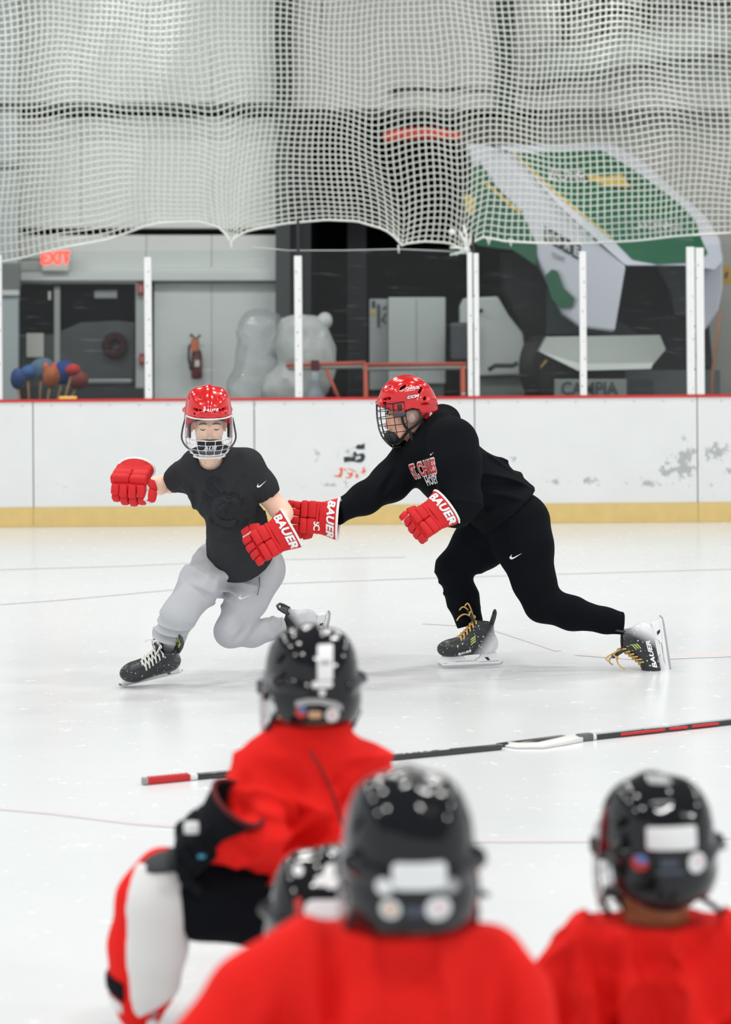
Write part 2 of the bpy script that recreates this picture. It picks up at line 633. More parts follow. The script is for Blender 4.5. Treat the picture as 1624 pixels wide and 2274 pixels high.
# ------------------------------------------------------------------ materials with marks of their own
def ice_material():
    m = bpy.data.materials.new('ice')
    m.use_nodes = True
    nt = m.node_tree; N = nt.nodes; L = nt.links
    b = N['Principled BSDF']
    b.inputs['Roughness'].default_value = 0.22
    b.inputs['IOR'].default_value = 1.31
    tc = N.new('ShaderNodeTexCoord')
    # cloudy, slightly bluish ice
    n1 = N.new('ShaderNodeTexNoise'); n1.inputs['Scale'].default_value = 0.7; n1.inputs['Detail'].default_value = 6
    L.new(tc.outputs['Object'], n1.inputs['Vector'])
    r1 = N.new('ShaderNodeValToRGB')
    r1.color_ramp.elements[0].position = .35; r1.color_ramp.elements[0].color = (.73, .76, .77, 1)
    r1.color_ramp.elements[1].position = .7; r1.color_ramp.elements[1].color = (.79, .805, .81, 1)
    L.new(n1.outputs['Fac'], r1.inputs['Fac'])
    # fine skate scratches, stretched along two directions
    prev = r1.outputs['Color']
    for rot, sx, sy, lo, hi in ((.25, 1.2, 26, .66, .74), (-.5, 1.6, 34, .68, .76), (1.2, 1.1, 30, .69, .77)):
        mp = N.new('ShaderNodeMapping'); mp.inputs['Rotation'].default_value = (0, 0, rot); mp.inputs['Scale'].default_value = (sx, sy, 1)
        L.new(tc.outputs['Object'], mp.inputs['Vector'])
        ns = N.new('ShaderNodeTexNoise'); ns.inputs['Scale'].default_value = 1.0; ns.inputs['Detail'].default_value = 3
        L.new(mp.outputs['Vector'], ns.inputs['Vector'])
        rr = N.new('ShaderNodeValToRGB')
        rr.color_ramp.elements[0].position = lo; rr.color_ramp.elements[0].color = (0, 0, 0, 1)
        rr.color_ramp.elements[1].position = hi; rr.color_ramp.elements[1].color = (.8, .8, .8, 1)
        L.new(ns.outputs['Fac'], rr.inputs['Fac'])
        mx = N.new('ShaderNodeMix'); mx.data_type = 'RGBA'
        L.new(rr.outputs['Color'], mx.inputs[0]); L.new(prev, mx.inputs[6]); mx.inputs[7].default_value = (.85, .855, .855, 1)
        prev = mx.outputs[2]
    # snow specks
    vs = N.new('ShaderNodeTexNoise'); vs.inputs['Scale'].default_value = 9; vs.inputs['Detail'].default_value = 5; vs.inputs['Roughness'].default_value = .7
    L.new(tc.outputs['Object'], vs.inputs['Vector'])
    rs = N.new('ShaderNodeValToRGB')
    rs.color_ramp.elements[0].position = .62; rs.color_ramp.elements[0].color = (0, 0, 0, 1)
    rs.color_ramp.elements[1].position = .72; rs.color_ramp.elements[1].color = (1, 1, 1, 1)
    L.new(vs.outputs['Fac'], rs.inputs['Fac'])
    mx = N.new('ShaderNodeMix'); mx.data_type = 'RGBA'
    L.new(rs.outputs['Color'], mx.inputs[0]); L.new(prev, mx.inputs[6]); mx.inputs[7].default_value = (.82, .825, .83, 1)
    L.new(mx.outputs[2], b.inputs['Base Color'])
    # scratched places are rougher
    ad = N.new('ShaderNodeMath'); ad.operation = 'MULTIPLY_ADD'; ad.inputs[1].default_value = .35; ad.inputs[2].default_value = .2
    L.new(rs.outputs['Color'], ad.inputs[0]); L.new(ad.outputs[0], b.inputs['Roughness'])
    bp = N.new('ShaderNodeBump'); bp.inputs['Strength'].default_value = .08; bp.inputs['Distance'].default_value = .01
    L.new(vs.outputs['Fac'], bp.inputs['Height']); L.new(bp.outputs['Normal'], b.inputs['Normal'])
    return m

def board_material(blobs):
    """white plastic, scuffed grey where pucks and old adverts left their marks; blobs: (x, z, rx, rz, strength) in metres"""
    m = bpy.data.materials.new('board_white')
    m.use_nodes = True
    nt = m.node_tree; N = nt.nodes; L = nt.links
    b = N['Principled BSDF']
    b.inputs['Roughness'].default_value = .38
    geo = N.new('ShaderNodeNewGeometry')
    sp = N.new('ShaderNodeSeparateXYZ'); L.new(geo.outputs['Position'], sp.inputs[0])
    def mth(op, a, c, cl=False):
        n = N.new('ShaderNodeMath'); n.operation = op; n.use_clamp = cl
        for i, q in enumerate((a, c)):
            if isinstance(q, (int, float)): n.inputs[i].default_value = q
            else: L.new(q, n.inputs[i])
        return n.outputs[0]
    tot = None
    for x, z, rx, rz, s in blobs:
        dx = mth('MULTIPLY', mth('SUBTRACT', sp.outputs[0], x), 1 / rx)
        dz = mth('MULTIPLY', mth('SUBTRACT', sp.outputs[2], z), 1 / rz)
        d2 = mth('ADD', mth('MULTIPLY', dx, dx), mth('MULTIPLY', dz, dz))
        v = mth('MULTIPLY', mth('SUBTRACT', 1.0, d2, True), s)
        tot = v if tot is None else mth('MAXIMUM', tot, v)
    # a scuffed band low on the boards
    band = mth('MULTIPLY', mth('SUBTRACT', 1.0, mth('MULTIPLY', mth('ABSOLUTE', mth('SUBTRACT', sp.outputs[2], .33), 0), 6.0), True), .34)
    tot = mth('MAXIMUM', tot, band)
    ns = N.new('ShaderNodeTexNoise'); ns.inputs['Scale'].default_value = 17; ns.inputs['Detail'].default_value = 7; ns.inputs['Roughness'].default_value = .68
    L.new(geo.outputs['Position'], ns.inputs['Vector'])
    g = mth('ADD', mth('MULTIPLY', tot, .33), ns.outputs['Fac'])
    rp = N.new('ShaderNodeValToRGB')
    rp.color_ramp.elements[0].position = .70; rp.color_ramp.elements[0].color = (0, 0, 0, 1)
    rp.color_ramp.elements[1].position = .80; rp.color_ramp.elements[1].color = (1, 1, 1, 1)
    L.new(g, rp.inputs['Fac'])
    n2 = N.new('ShaderNodeTexNoise'); n2.inputs['Scale'].default_value = 3; n2.inputs['Detail'].default_value = 8
    L.new(geo.outputs['Position'], n2.inputs['Vector'])
    c0 = N.new('ShaderNodeMix'); c0.data_type = 'RGBA'
    c0.inputs[6].default_value = (.69, .705, .70, 1); c0.inputs[7].default_value = (.76, .775, .77, 1)
    L.new(n2.outputs['Fac'], c0.inputs[0])
    c1 = N.new('ShaderNodeMix'); c1.data_type = 'RGBA'
    c1.inputs[7].default_value = (.36, .37, .38, 1)
    L.new(mth('MULTIPLY', rp.outputs['Color'], .85), c1.inputs[0]); L.new(c0.outputs[2], c1.inputs[6])
    L.new(c1.outputs[2], b.inputs['Base Color'])
    return m

def glass_material():
    m = bpy.data.materials.new('scratched_plexiglass')
    m.use_nodes = True
    nt = m.node_tree; N = nt.nodes; L = nt.links
    N.remove(N['Principled BSDF'])
    out = N['Material Output']
    tr = N.new('ShaderNodeBsdfTransparent'); tr.inputs[0].default_value = (.93, .95, .95, 1)
    df = N.new('ShaderNodeBsdfDiffuse'); df.inputs[0].default_value = (.8, .82, .82, 1)
    gl = N.new('ShaderNodeBsdfGlossy'); gl.inputs['Roughness'].default_value = .06
    tc = N.new('ShaderNodeTexCoord')
    mp = N.new('ShaderNodeMapping'); mp.inputs['Rotation'].default_value = (0, .5, 0); mp.inputs['Scale'].default_value = (2.2, 1, 30)
    L.new(tc.outputs['Object'], mp.inputs['Vector'])
    ns = N.new('ShaderNodeTexNoise'); ns.inputs['Scale'].default_value = 1.6; ns.inputs['Detail'].default_value = 5
    L.new(mp.outputs['Vector'], ns.inputs['Vector'])
    rp = N.new('ShaderNodeValToRGB')
    rp.color_ramp.elements[0].position = .6; rp.color_ramp.elements[0].color = (.008, .008, .008, 1)
    rp.color_ramp.elements[1].position = .8; rp.color_ramp.elements[1].color = (.07, .07, .07, 1)
    L.new(ns.outputs['Fac'], rp.inputs['Fac'])
    m1 = N.new('ShaderNodeMixShader'); L.new(rp.outputs['Color'], m1.inputs[0]); L.new(tr.outputs[0], m1.inputs[1]); L.new(df.outputs[0], m1.inputs[2])
    m2 = N.new('ShaderNodeMixShader'); m2.inputs[0].default_value = .006
    L.new(m1.outputs[0], m2.inputs[1]); L.new(gl.outputs[0], m2.inputs[2])
    L.new(m2.outputs[0], out.inputs['Surface'])
    return m

def clear_material(name, tint, haze, gloss):
    m = bpy.data.materials.new(name)
    m.use_nodes = True
    nt = m.node_tree; N = nt.nodes; L = nt.links
    N.remove(N['Principled BSDF'])
    out = N['Material Output']
    tr = N.new('ShaderNodeBsdfTransparent'); tr.inputs[0].default_value = tint
    df = N.new('ShaderNodeBsdfDiffuse'); df.inputs[0].default_value = (.85, .87, .9, 1)
    gl = N.new('ShaderNodeBsdfGlossy'); gl.inputs['Roughness'].default_value = .05
    fr = N.new('ShaderNodeFresnel'); fr.inputs[0].default_value = 1.5
    m1 = N.new('ShaderNodeMixShader'); m1.inputs[0].default_value = haze
    L.new(tr.outputs[0], m1.inputs[1]); L.new(df.outputs[0], m1.inputs[2])
    mu = N.new('ShaderNodeMath'); mu.operation = 'MULTIPLY'; mu.inputs[1].default_value = gloss
    L.new(fr.outputs[0], mu.inputs[0])
    m2 = N.new('ShaderNodeMixShader'); L.new(mu.outputs[0], m2.inputs[0])
    L.new(m1.outputs[0], m2.inputs[1]); L.new(gl.outputs[0], m2.inputs[2])
    L.new(m2.outputs[0], out.inputs['Surface'])
    return m

BD = 20.85                       # distance of the boards
def B(px, py, dd=0.0): return P(px, py, BD + dd)

# ------------------------------------------------------------------ floor
ICE = ice_material()
floor = obj('floor', [(-11, .2, 0), (11, .2, 0), (11, BD, 0), (-11, BD, 0)], [(0, 1, 2, 3)], ICE, smooth=False, kind='structure')
# painted lines under the ice: soft red and grey bands laid as flat strips of their own
LINE_RED = mat('faded_red_ice_paint', (.755, .72, .725, 1), .3, var=.06, vscale=5)
LINE_GREY = mat('grey_ice_mark', (.725, .74, .745, 1), .3, var=.05, vscale=5)
def ground(px, py):
    u, v = px - PX0, py - PY0
    d = F * CAM_H / (v + ROLL * u)
    return P(px, py, d)
def ice_line(pts, w, m):
    g = [ground(*p) for p in pts]
    V, Fc = [], []
    for i, p in enumerate(g):
        t = (g[min(i + 1, len(g) - 1)] - g[max(i - 1, 0)]).normalized()
        n = Vector((-t.y, t.x, 0)) * w / 2
        V += [Vector((p.x, p.y, .0)) + n + Vector((0, 0, .0015)), Vector((p.x, p.y, .0)) - n + Vector((0, 0, .0015))]
    for i in range(len(g) - 1):
        Fc.append((2 * i, 2 * i + 1, 2 * i + 3, 2 * i + 2))
    return obj('ice_line', V, Fc, m, floor, smooth=False)
ice_line([(-700, 1282), (-40, 1266), (250, 1258), (600, 1243), (900, 1237)], .05, LINE_GREY)
ice_line([(-700, 1400), (-40, 1345), (130, 1333), (400, 1308), (640, 1295), (1000, 1282), (1680, 1262)], .05, LINE_RED)
ice_line([(-700, 1735), (-60, 1790), (120, 1806), (300, 1828), (480, 1843), (700, 1858), (1000, 1868), (1320, 1868), (1680, 1858)], .05, LINE_RED)
ice_line([(940, 1385), (1080, 1393), (1200, 1432), (1240, 1446)], .04, LINE_RED)
ice_line([(1300, 1450), (1420, 1460), (1624, 1452), (1680, 1450)], .22, mat('pale_red_ice_paint', (.77, .735, .735, 1), .3, var=.05))

back_floor = obj('floor_behind_boards', [(-12, BD + .1, -.002), (12, BD + .1, -.002), (12, 32, -.002), (-12, 32, -.002)], [(0, 1, 2, 3)],
                 mat('rubber_floor', (.05, .052, .055, 1), .7, bump=.2, var=.2), smooth=False, kind='structure')

# ------------------------------------------------------------------ the boards
def wx(px, d=BD): return (px - PX0) / F * d
blobs = [(wx(1520), B(1500, 1030).z, .17, .20, 1.0), (wx(1590), B(1590, 1005).z, .18, .14, .85), (wx(1480), B(1480, 1040).z, .10, .12, .9),
         (wx(1520), B(1520, 975).z, .05, .10, .7), (wx(1140), B(1140, 1020).z, .07, .06, .8), (wx(1235), B(1235, 1070).z, .07, .04, .75),
         (wx(1310), B(1310, 1068).z, .11, .05, .8), (wx(1440), B(1440, 1075).z, .12, .05, .8), (wx(700), B(700, 1010).z, .05, .12, .85),
         (wx(790), B(790, 1015).z, .19, .22, .62), (wx(745), B(745, 1078).z, .2, .06, .6), (wx(1615), B(1615, 1045).z, .08, .06, .75)]
BOARD = board_material(blobs)
KICK = mat('yellow_kick_plate', rgb(214, 186, 120), .5, var=.12, vscale=9, bump=.05)
boards = thing('dasher_boards', (0, BD, 0), 'white scuffed rink boards with red cap rail and yellow kick plate', 'rink boards')
TOPZ = B(812, 887).z
KICKZ = .166
joints = [-2.9 - 2.9] + [wx(x) for x in (-420, 70 - 560 + 70, 563, 1053, 1548)] + [5.2]
joints = [-6.2, -4.28, -2.86, wx(563), wx(1053), wx(1548), 4.75, 6.4]
for i in range(len(joints) - 1):
    a, b2 = joints[i] + .004, joints[i + 1] - .004
    MB().box(((a + b2) / 2, BD + .06, (KICKZ + TOPZ) / 2), (b2 - a, .1, TOPZ - KICKZ)).build('board_panel', BOARD, boards, smooth=False, bevel=.004)
    MB().box(((a + b2) / 2, BD + .052, KICKZ / 2), (b2 - a + .006, .115, KICKZ)).build('kick_plate', KICK, boards, smooth=False, bevel=.004)
MB().box((.1, BD + .09, .5), (12.6, .03, .98)).build('backing_frame', mat('board_frame_dark', (.03, .035, .03, 1), .6), boards, smooth=False)
MB().box((.1, BD + .06, TOPZ + .008), (12.6, .13, .02)).build('cap_rail', mat('red_cap_rail', rgb(205, 32, 28), .45), boards, smooth=False, bevel=.006)
bolt = mat('bolt_grey', (.4, .4, .4, 1), .4, .6)
for i in range(26):
    MB().lathe([(.006, 0), (.006, .004), (.002, .006)], Matrix.Translation((-3.2 + i * .25, BD + .011, TOPZ - .035)) @ Matrix.Rotation(math.pi / 2, 4, 'X'), 8).build('bolt', bolt, boards)
# what is left of an old printed advert
def flat_on_board(name, polys, col):
    V, Fc = [], []
    for pl in polys:
        b = len(V)
        V += [B(x, y, .0085) for x, y in pl]
        Fc.append(tuple(range(b, b + len(pl))))
    return obj(name, V, Fc, col, boards, smooth=False)
INK = mat('faded_navy_print', rgb(40, 50, 58), .5, var=.3, vscale=30)
ORG = mat('faded_orange_print', rgb(222, 98, 56), .5, var=.15, vscale=30)
def z1(x, y): return (660 + x / 1624 * 200, 930 + y / 1380 * 170)   # a measured drawing of the remnants
flat_on_board('advert_remnant', [[z1(*p) for p in q] for q in (
    [(1042, 520), (1100, 460), (1150, 470), (1222, 440), (1220, 550), (1100, 552)],
    [(838, 690), (930, 680), (985, 700), (1030, 665), (1005, 640), (1030, 585), (1065, 600), (1080, 630), (1050, 700), (1060, 760), (1100, 790), (1020, 775), (950, 770), (850, 790)],
    [(1050, 640), (1100, 640), (1160, 620), (1215, 635), (1232, 690), (1210, 750), (1160, 788), (1100, 790), (1060, 760), (1100, 720), (1130, 725), (1150, 690), (1120, 665), (1080, 690)])], INK)
flat_on_board('advert_remnant', [[z1(*p) for p in q] for q in (
    [(760, 890), (830, 880), (825, 940), (815, 1000), (795, 1055), (740, 1055), (660, 1030), (660, 1018), (745, 1020), (785, 960)],
    [(850, 900), (890, 905), (880, 945), (850, 930)], [(915, 890), (1000, 915), (1080, 960), (1060, 965), (920, 905)],
    [(905, 960), (950, 985), (1000, 960), (1010, 1010), (960, 1070), (880, 1075), (880, 1055), (940, 1045), (950, 1010), (900, 985)],
    [(1060, 990), (1105, 995), (1098, 1070), (1055, 1065)], [(1135, 965), (1180, 950), (1185, 890), (1220, 865), (1215, 920), (1248, 930), (1240, 960), (1200, 970), (1225, 1010), (1170, 975)])], ORG)

# ------------------------------------------------------------------ glass above the boards, its posts
GLASS = glass_material()
POST = mat('white_painted_post', (.78, .79, .78, 1), .45, var=.05, vscale=14, bump=.1, bscale=30)
BLACKM = mat('black_metal', (.012, .013, .014, 1), .5)
barrier = thing('glass_barrier', (0, BD + .06, TOPZ + .018), 'clear scratched glass screen on white posts above the rink boards', 'rink glass')
px_posts = [(-4, 14, 566), (328, 16, 571), (662, 17, 568), (1051, 25, 560), (1295, 15, 558), (1545, 38, 548)]
edges = []
for x, w, ty in px_posts:
    ws = w / F * BD
    X0 = B(x + 2, 888).x
    zt = B(x, ty).z
    mb = MB()
    if w > 20:
        mb.box((X0 - ws / 4 - .003, BD + .03, (TOPZ + zt) / 2 + .01), (ws / 2 - .004, .05, zt - TOPZ - .02))
        mb.box((X0 + ws / 4 + .003, BD + .03, (TOPZ + zt) / 2 + .006), (ws / 2 - .004, .05, zt - TOPZ - .028))
    else:
        mb.box((X0, BD + .03, (TOPZ + zt) / 2 + .01), (ws, .05, zt - TOPZ - .02))
    o = mb.build('post', POST, barrier, smooth=False, bevel=.005)
    smb = MB()
    rnd = random.Random(x)
    for k in range(9):
        smb.box((X0 + rnd.uniform(-.3, .3) * ws, BD + .0045, TOPZ + .06 + k * (zt - TOPZ - .1) / 9 + rnd.uniform(0, .05)), (.007, .002, rnd.uniform(.006, .02)), Matrix.Rotation(rnd.uniform(-.5, .5), 3, 'Y'))
    smb.build('scuff_marks', mat('black_scuff', (.1, .1, .11, 1), .6), o, smooth=False, kind='stuff')
    edges.append(X0)
for x, y0 in ((661, 488), (1052, 520)):
    MB().box((B(x, y0).x, BD + .1, (B(x, y0).z + B(x, 575).z) / 2), (.024, .024, abs(B(x, y0).z - B(x, 575).z))).build('post_extension', BLACKM, barrier, smooth=False)
edges = [-5.8] + edges + [5.6]
for i in range(len(edges) - 1):
    a, b2 = edges[i], edges[i + 1]
    top = B(900, 552).z if i < 4 else B(1300, 545).z
    if i == 5: top = B(1400, 478).z
    MB().box(((a + b2) / 2, BD + .07, (TOPZ + .018 + top) / 2), (b2 - a - .01, .012, top - TOPZ - .018)).build('glass_pane', GLASS, barrier, smooth=False)

# ------------------------------------------------------------------ back wall, left half: pale steel wall with ledges and a door
WD = 26.0
def W(px, py, dd=0.0): return P(px, py, WD + dd)
WALL = mat('pale_steel_wall', rgb(218, 222, 219), .6, var=.05, vscale=2, bump=.03, bscale=12)
WALL2 = mat('pale_blue_grey_wall', rgb(172, 180, 182), .6, var=.04, vscale=2)
DARKGAP = mat('dark_gap', (.03, .035, .034, 1), .8)
def slab(name, pts, m, parent, thick=.06, smooth=False, bevel=0.0, label=None):
    """polygon of (px, py, distance) given its own thickness away from the viewer"""
    w = [P(*p) for p in pts]
    return MB().prism(w, (0, thick, 0)).build(name, m, parent, smooth=smooth, bevel=bevel, label=label)
def rect(name, x0, y0, x1, y1, d, m, parent, thick=.06, bevel=0.0, label=None):
    return slab(name, [(x0, y0, d), (x1, y0, d), (x1, y1, d), (x0, y1, d)], m, parent, thick, bevel=bevel, label=label)

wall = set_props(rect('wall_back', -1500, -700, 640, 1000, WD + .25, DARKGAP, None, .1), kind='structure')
cols = [42, 180, 325, 470, 614]
for i in range(4):
    rect('wall_panel', cols[i] + .6, 262, cols[i + 1] - .6, 506, WD, WALL, wall, .2)
    rect('wall_panel', cols[i] + .6, -700, cols[i + 1] - .6, 240, WD - .03, WALL, wall, .2)
for i in (1, 2, 3):
    a = cols[i] if i > 1 else 160
    rect('wall_panel', a + .6, 522, cols[i + 1] - .6, 604, WD, WALL, wall, .2)
for a, b2 in ((342, 470), (470, 614)):
    rect('wall_panel', a + .5, 628, b2 - .5, 1010, WD + .04, WALL, wall, .2)
rect('wall_ledge', 42, 494, 626, 507, WD - .12, WALL, wall, .3, .01)
rect('wall_ledge', 44, 604, 626, 624, WD - .15, WALL, wall, .3, .015)
rect('wall_ledge', 330, 594, 614, 606, WD - .08, WALL, wall, .2, .01)
rect('wall_panel', 42, 522, 160, 604, WD, WALL, wall, .2)
# the nearer pale sheet at the far left
left = set_props(rect('wall_left', -1500, -700, 40, 1000, WD - .5, WALL2, None, .12), kind='structure')
rect('wall_ledge', -300, 362, 46, 372, WD - .56, mat('ledge_grey', rgb(130, 136, 134), .6), left, .08, .004)
rect('wall_ledge', -300, 228, 640, 240, WD - .6, mat('ledge_dark', rgb(70, 76, 74), .6), left, .08, .004)
rect('wall_ledge', -300, 644, 42, 656, WD - .56, mat('ledge_pale', rgb(205, 208, 206), .6), left, .08, .004)
rect('wall_panel', -300, 585, 44, 640, WD - .53, mat('dim_grey_panel', rgb(112, 118, 116), .6), left, .06)

DOORF = mat('door_frame_grey', rgb(176, 180, 178), .5)
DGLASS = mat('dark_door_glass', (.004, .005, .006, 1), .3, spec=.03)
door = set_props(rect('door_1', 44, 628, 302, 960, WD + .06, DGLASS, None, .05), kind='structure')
rect('door_frame', 301, 622, 322, 1000, WD - .1, DOORF, door, .2, .01)
rect('door_frame', 40, 616, 322, 630, WD - .1, DOORF, door, .2, .01)
rect('door_mullion', 120, 636, 133, 820, WD + .0, DOORF, door, .05, .006)
slab('door_glass_reflection', [(46, 745, WD + .03), (120, 742, WD + .03), (180, 716, WD + .03), (260, 712, WD + .03), (298, 716, WD + .03), (298, 960, WD + .03), (46, 960, WD + .03)], mat('door_reflection_grey', rgb(72, 75, 76), .3, var=.3, vscale=3), door, .02)  # reflection in the dark door glass, painted as a grey sheet
rect('push_bar', 180, 842, 292, 852, WD - .05, mat('push_bar_steel', rgb(150, 152, 150), .35, .7), door, .05, .01)
rect('dark_shelf', 40, 862, 318, 1000, WD - .2, mat('dark_shelf', (.025, .027, .03, 1), .5), door, .3)
PAPER = mat('paper', rgb(216, 216, 208), .8)
rect('notice', 59, 740, 97, 793, WD - .03, PAPER, door, .006)
rect('notice', 210, 645, 260, 662, WD + .04, mat('paper_shade', rgb(150, 154, 154), .8), door, .006)
rect('notice', 107, 647, 113, 666, WD + .0, PAPER, door, .006)

def boxthing(name, x0, y0, x1, y1, d, m, label, cat, thick=.08, bevel=.01, group=None):
    c = P((x0 + x1) / 2, y1, d)
    t = thing(name, c, label, cat, group)
    return t, rect('body', x0, y0, x1, y1, d, m, t, thick, bevel)

# exit sign
t, o = boxthing('exit_sign', 93, 556, 153, 602, WD - .25, mat('sign_white', rgb(214, 212, 204), .5), 'white exit sign with glowing red letters above the dark door', 'sign', .07)
V, Fc = text_mesh('EXIT', 1.0, .035, 0, 1.0, .82)
c = P(123, 574, WD - .256)
obj('lettering', [c + Vector((v.x * .185, 0, v.y * .185)) for v in V], Fc, mat('exit_red_glow', (1, .05, .03, 1), .5, emit=1.6), t, smooth=False)
c = P(148, 574, WD - .256)
obj('arrow', [c + Vector((x, 0, z)) for x, z in ((0, .04), (.03, 0), (0, -.04))], [(0, 2, 1)], mat('exit_red_glow', (1, .05, .03, 1)), t, smooth=False)
rect('conduit', 48, 574, 94, 579, WD - .22, mat('conduit_grey', rgb(120, 124, 122), .5), t, .03)
# fire alarm boxes
RED = mat('alarm_red', rgb(150, 34, 30), .4)
for x0, y0, x1, y1, lab in ((305, 628, 321, 655, 'small red alarm box high beside the door frame'), (309, 785, 322, 810, 'small red alarm call point low beside the door frame')):
    t, o = boxthing('alarm_box', x0, y0, x1, y1, WD - .19, RED, lab, 'alarm box', .06, group='alarm boxes beside the door')
    rect('front_plate', x0 + 3, y0 + 6, x1 - 3, y1 - 6, WD - .2, mat('alarm_plate', rgb(190, 120, 110), .4), t, .012)
# fire extinguisher
t = thing('fire_extinguisher', P(437, 845, WD - .1), 'dark red fire extinguisher hanging on the pale wall', 'fire extinguisher')
def zz(y): return P(437, y, WD - .1).z
Mx = Matrix.Translation((P(437, 800, WD - .1).x, WD - .1, 0))
MB().lathe([(.0, zz(843)), (.055, zz(841)), (.06, zz(835)), (.06, zz(790)), (.05, zz(780)), (.022, zz(774)), (.02, zz(768))], Mx, 18, False).build('cylinder', mat('extinguisher_red', rgb(96, 20, 24), .35), t)
MB().lathe([(.024, zz(775)), (.027, zz(760)), (.02, zz(752))], Mx, 12).build('valve', BLACKM, t)
MB().tube([P(433, 752, WD - .1), P(424, 742, WD - .12), P(422, 748, WD - .12)], .012, 6).tube([P(436, 752, WD - .1), P(446, 744, WD - .1)], .012, 6).build('handle', BLACKM, t)
MB().tube([P(430, 758, WD - .13), P(420, 770, WD - .15), P(419, 795, WD - .15), P(424, 822, WD - .15)], .014, 6).build('hose', BLACKM, t)
rect('orange_tag', 424, 752, 440, 780, WD - .2, mat('orange_tag', rgb(206, 112, 80), .6), t, .01)
rect('white_label', 433, 800, 443, 814, WD - .165, PAPER, t, .006)

# plastic-wrapped bulk beside the column
PLASTIC = clear_material('clear_plastic_sheet', (.97, .98, .98, 1), .16, .35)
PLASTIC2 = mat('white_wrapped_bundle', rgb(186, 188, 186), .3, bump=1.0, bscale=9, var=.12, vscale=7)
def crumple(name, ells, m, parent, h=.03, amp=.02, freq=16, seed=1):
    pts = [e[0] for e in ells]
    R = max(max(e[1]) for e in ells) + .1
    s = SDF.around(pts, R, h)
    for c, r in ells: s.ell(c, r, k=.08)
    s.folds(amp, freq, seed)
    return s.build(name, m, parent, smooth=1)
t = thing('wrapped_equipment', P(650, 900, 23.6), 'bulky equipment wrapped in white plastic behind the glass', 'wrapped bundle')
w = lambda x, y, d=23.6: P(x, y, d)
crumple('wrapped_core', [(w(690, 800), (.25, .2, .42)), (w(650, 770), (.16, .18, .3)), (w(640, 865), (.28, .2, .22)), (w(670, 725), (.2, .16, .1)), (w(660, 990), (.34, .24, .56))], PLASTIC2, t, .03, .025, 14, 3)
crumple('wrapped_arm', [(w(722, 712), (.075, .08, .085)), (w(698, 722), (.09, .06, .05))], mat('white_wrap', rgb(200, 202, 200), .4), t, .02, .006, 20, 4)
crumple('plastic_sheet', [(w(580, 730, 23.9), (.24, .2, .2)), (w(570, 800, 23.9), (.22, .2, .32)), (w(545, 860, 23.9), (.2, .2, .2))], PLASTIC, t, .03, .03, 12, 5)

# ------------------------------------------------------------------ columns, dark bay, lintel, upper wall
COLM = mat('grey_column', rgb(96, 100, 104), .6)
def struct(name, *a, **k): return set_props(rect(name, *a, None, **k), kind='structure')
struct('trim_1', 612, -700, 644, 1000, WD - .3, mat('dark_steel_column', rgb(62, 68, 68), .6), thick=.3)
struct('trim_2', 646, 248, 690, 1000, WD + .1, mat('dim_column', rgb(45, 48, 52), .6), thick=.2)
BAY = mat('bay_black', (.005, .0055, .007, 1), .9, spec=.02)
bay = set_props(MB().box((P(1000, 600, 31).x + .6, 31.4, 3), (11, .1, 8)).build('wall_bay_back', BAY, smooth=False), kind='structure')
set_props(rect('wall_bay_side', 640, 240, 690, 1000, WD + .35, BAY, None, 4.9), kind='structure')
struct('trim_3', 772, 490, 814, 1000, 28.6, mat('violet_grey_pillar', rgb(52, 52, 62), .6), thick=.2)
up = struct('wall_upper', 640, -900, 2000, 242, WD - .1, mat('upper_wall_grey', rgb(186, 188, 183), .65, var=.06, vscale=2), thick=.3)
rect('lintel', 690, 242, 1040, 262, WD - .02, mat('lintel_dark', rgb(48, 48, 46), .7), up, .3)
rect('lintel', 1020, 262, 1200, 330, WD + .1, mat('lintel_brown', rgb(84, 78, 72), .7), up, .3)
rect('steel_post', 608, -600, 650, 250, WD - .34, mat('black_steel', rgb(34, 42, 40), .6), up, .15)
rect('steel_post', 1104, -600, 1143, 250, WD - .3, mat('black_steel', rgb(34, 42, 40), .6), up, .15)
rect('conduit', 868, 194, 1230, 200, WD - .18, DARKGAP, up, .05)
rect('conduit', 868, 194, 888, 210, WD - .18, DARKGAP, up, .05)
set_props(rect('wall_right', 1200, 242, 2000, 1000, WD + .6, mat('right_wall_grey', rgb(176, 174, 168), .65, var=.05, vscale=2), None, .2), kind='structure')
# heating duct and girders at the upper right
t = thing('air_duct', P(1500, 150, WD - .8), 'long pale air duct sloping under the roof at upper right', 'duct')
DUCT = mat('duct_grey', rgb(160, 164, 160), .5)
MB().tube([P(1190, 150, WD - .6), P(1420, 110, WD - .8), P(1900, 40, WD - 1.2)], .21, 16).build('duct_tube', DUCT, t)
MB().tube([P(1195, 183, WD - .7), P(1420, 150, WD - .9), P(1900, 78, WD - 1.3)], .014, 6).build('duct_strap', BLACKM, t)
MB().tube([P(1192, 104, WD - .7), P(1196, 190, WD - .7)], .02, 6).build('duct_strap', BLACKM, t)
t = thing('roof_girder', P(1500, 40, WD - .9), 'dark steel girder at the top right under the roof', 'girder')
for a, b2 in (((1240, 30), (1900, -14)), ((1250, -6), (1900, -50))):
    MB().prism([P(a[0], a[1] - 8, WD - .5), P(b2[0], b2[1] - 8, WD - 1.2), P(b2[0], b2[1] + 9, WD - 1.2), P(a[0], a[1] + 9, WD - .5)], (0, .1, 0)).build('chord', DARKGAP, t, smooth=False)
for x in (1245, 1330, 1430):
    MB().prism([P(x, -30, WD - .45), P(x + 22, -30, WD - .45), P(x + 22, 90 - (x - 1245) * .12, WD - .45), P(x, 90 - (x - 1245) * .12, WD - .45)], (0, .08, 0)).build('web', mat('web_dark', rgb(60, 66, 64), .6), t, smooth=False)
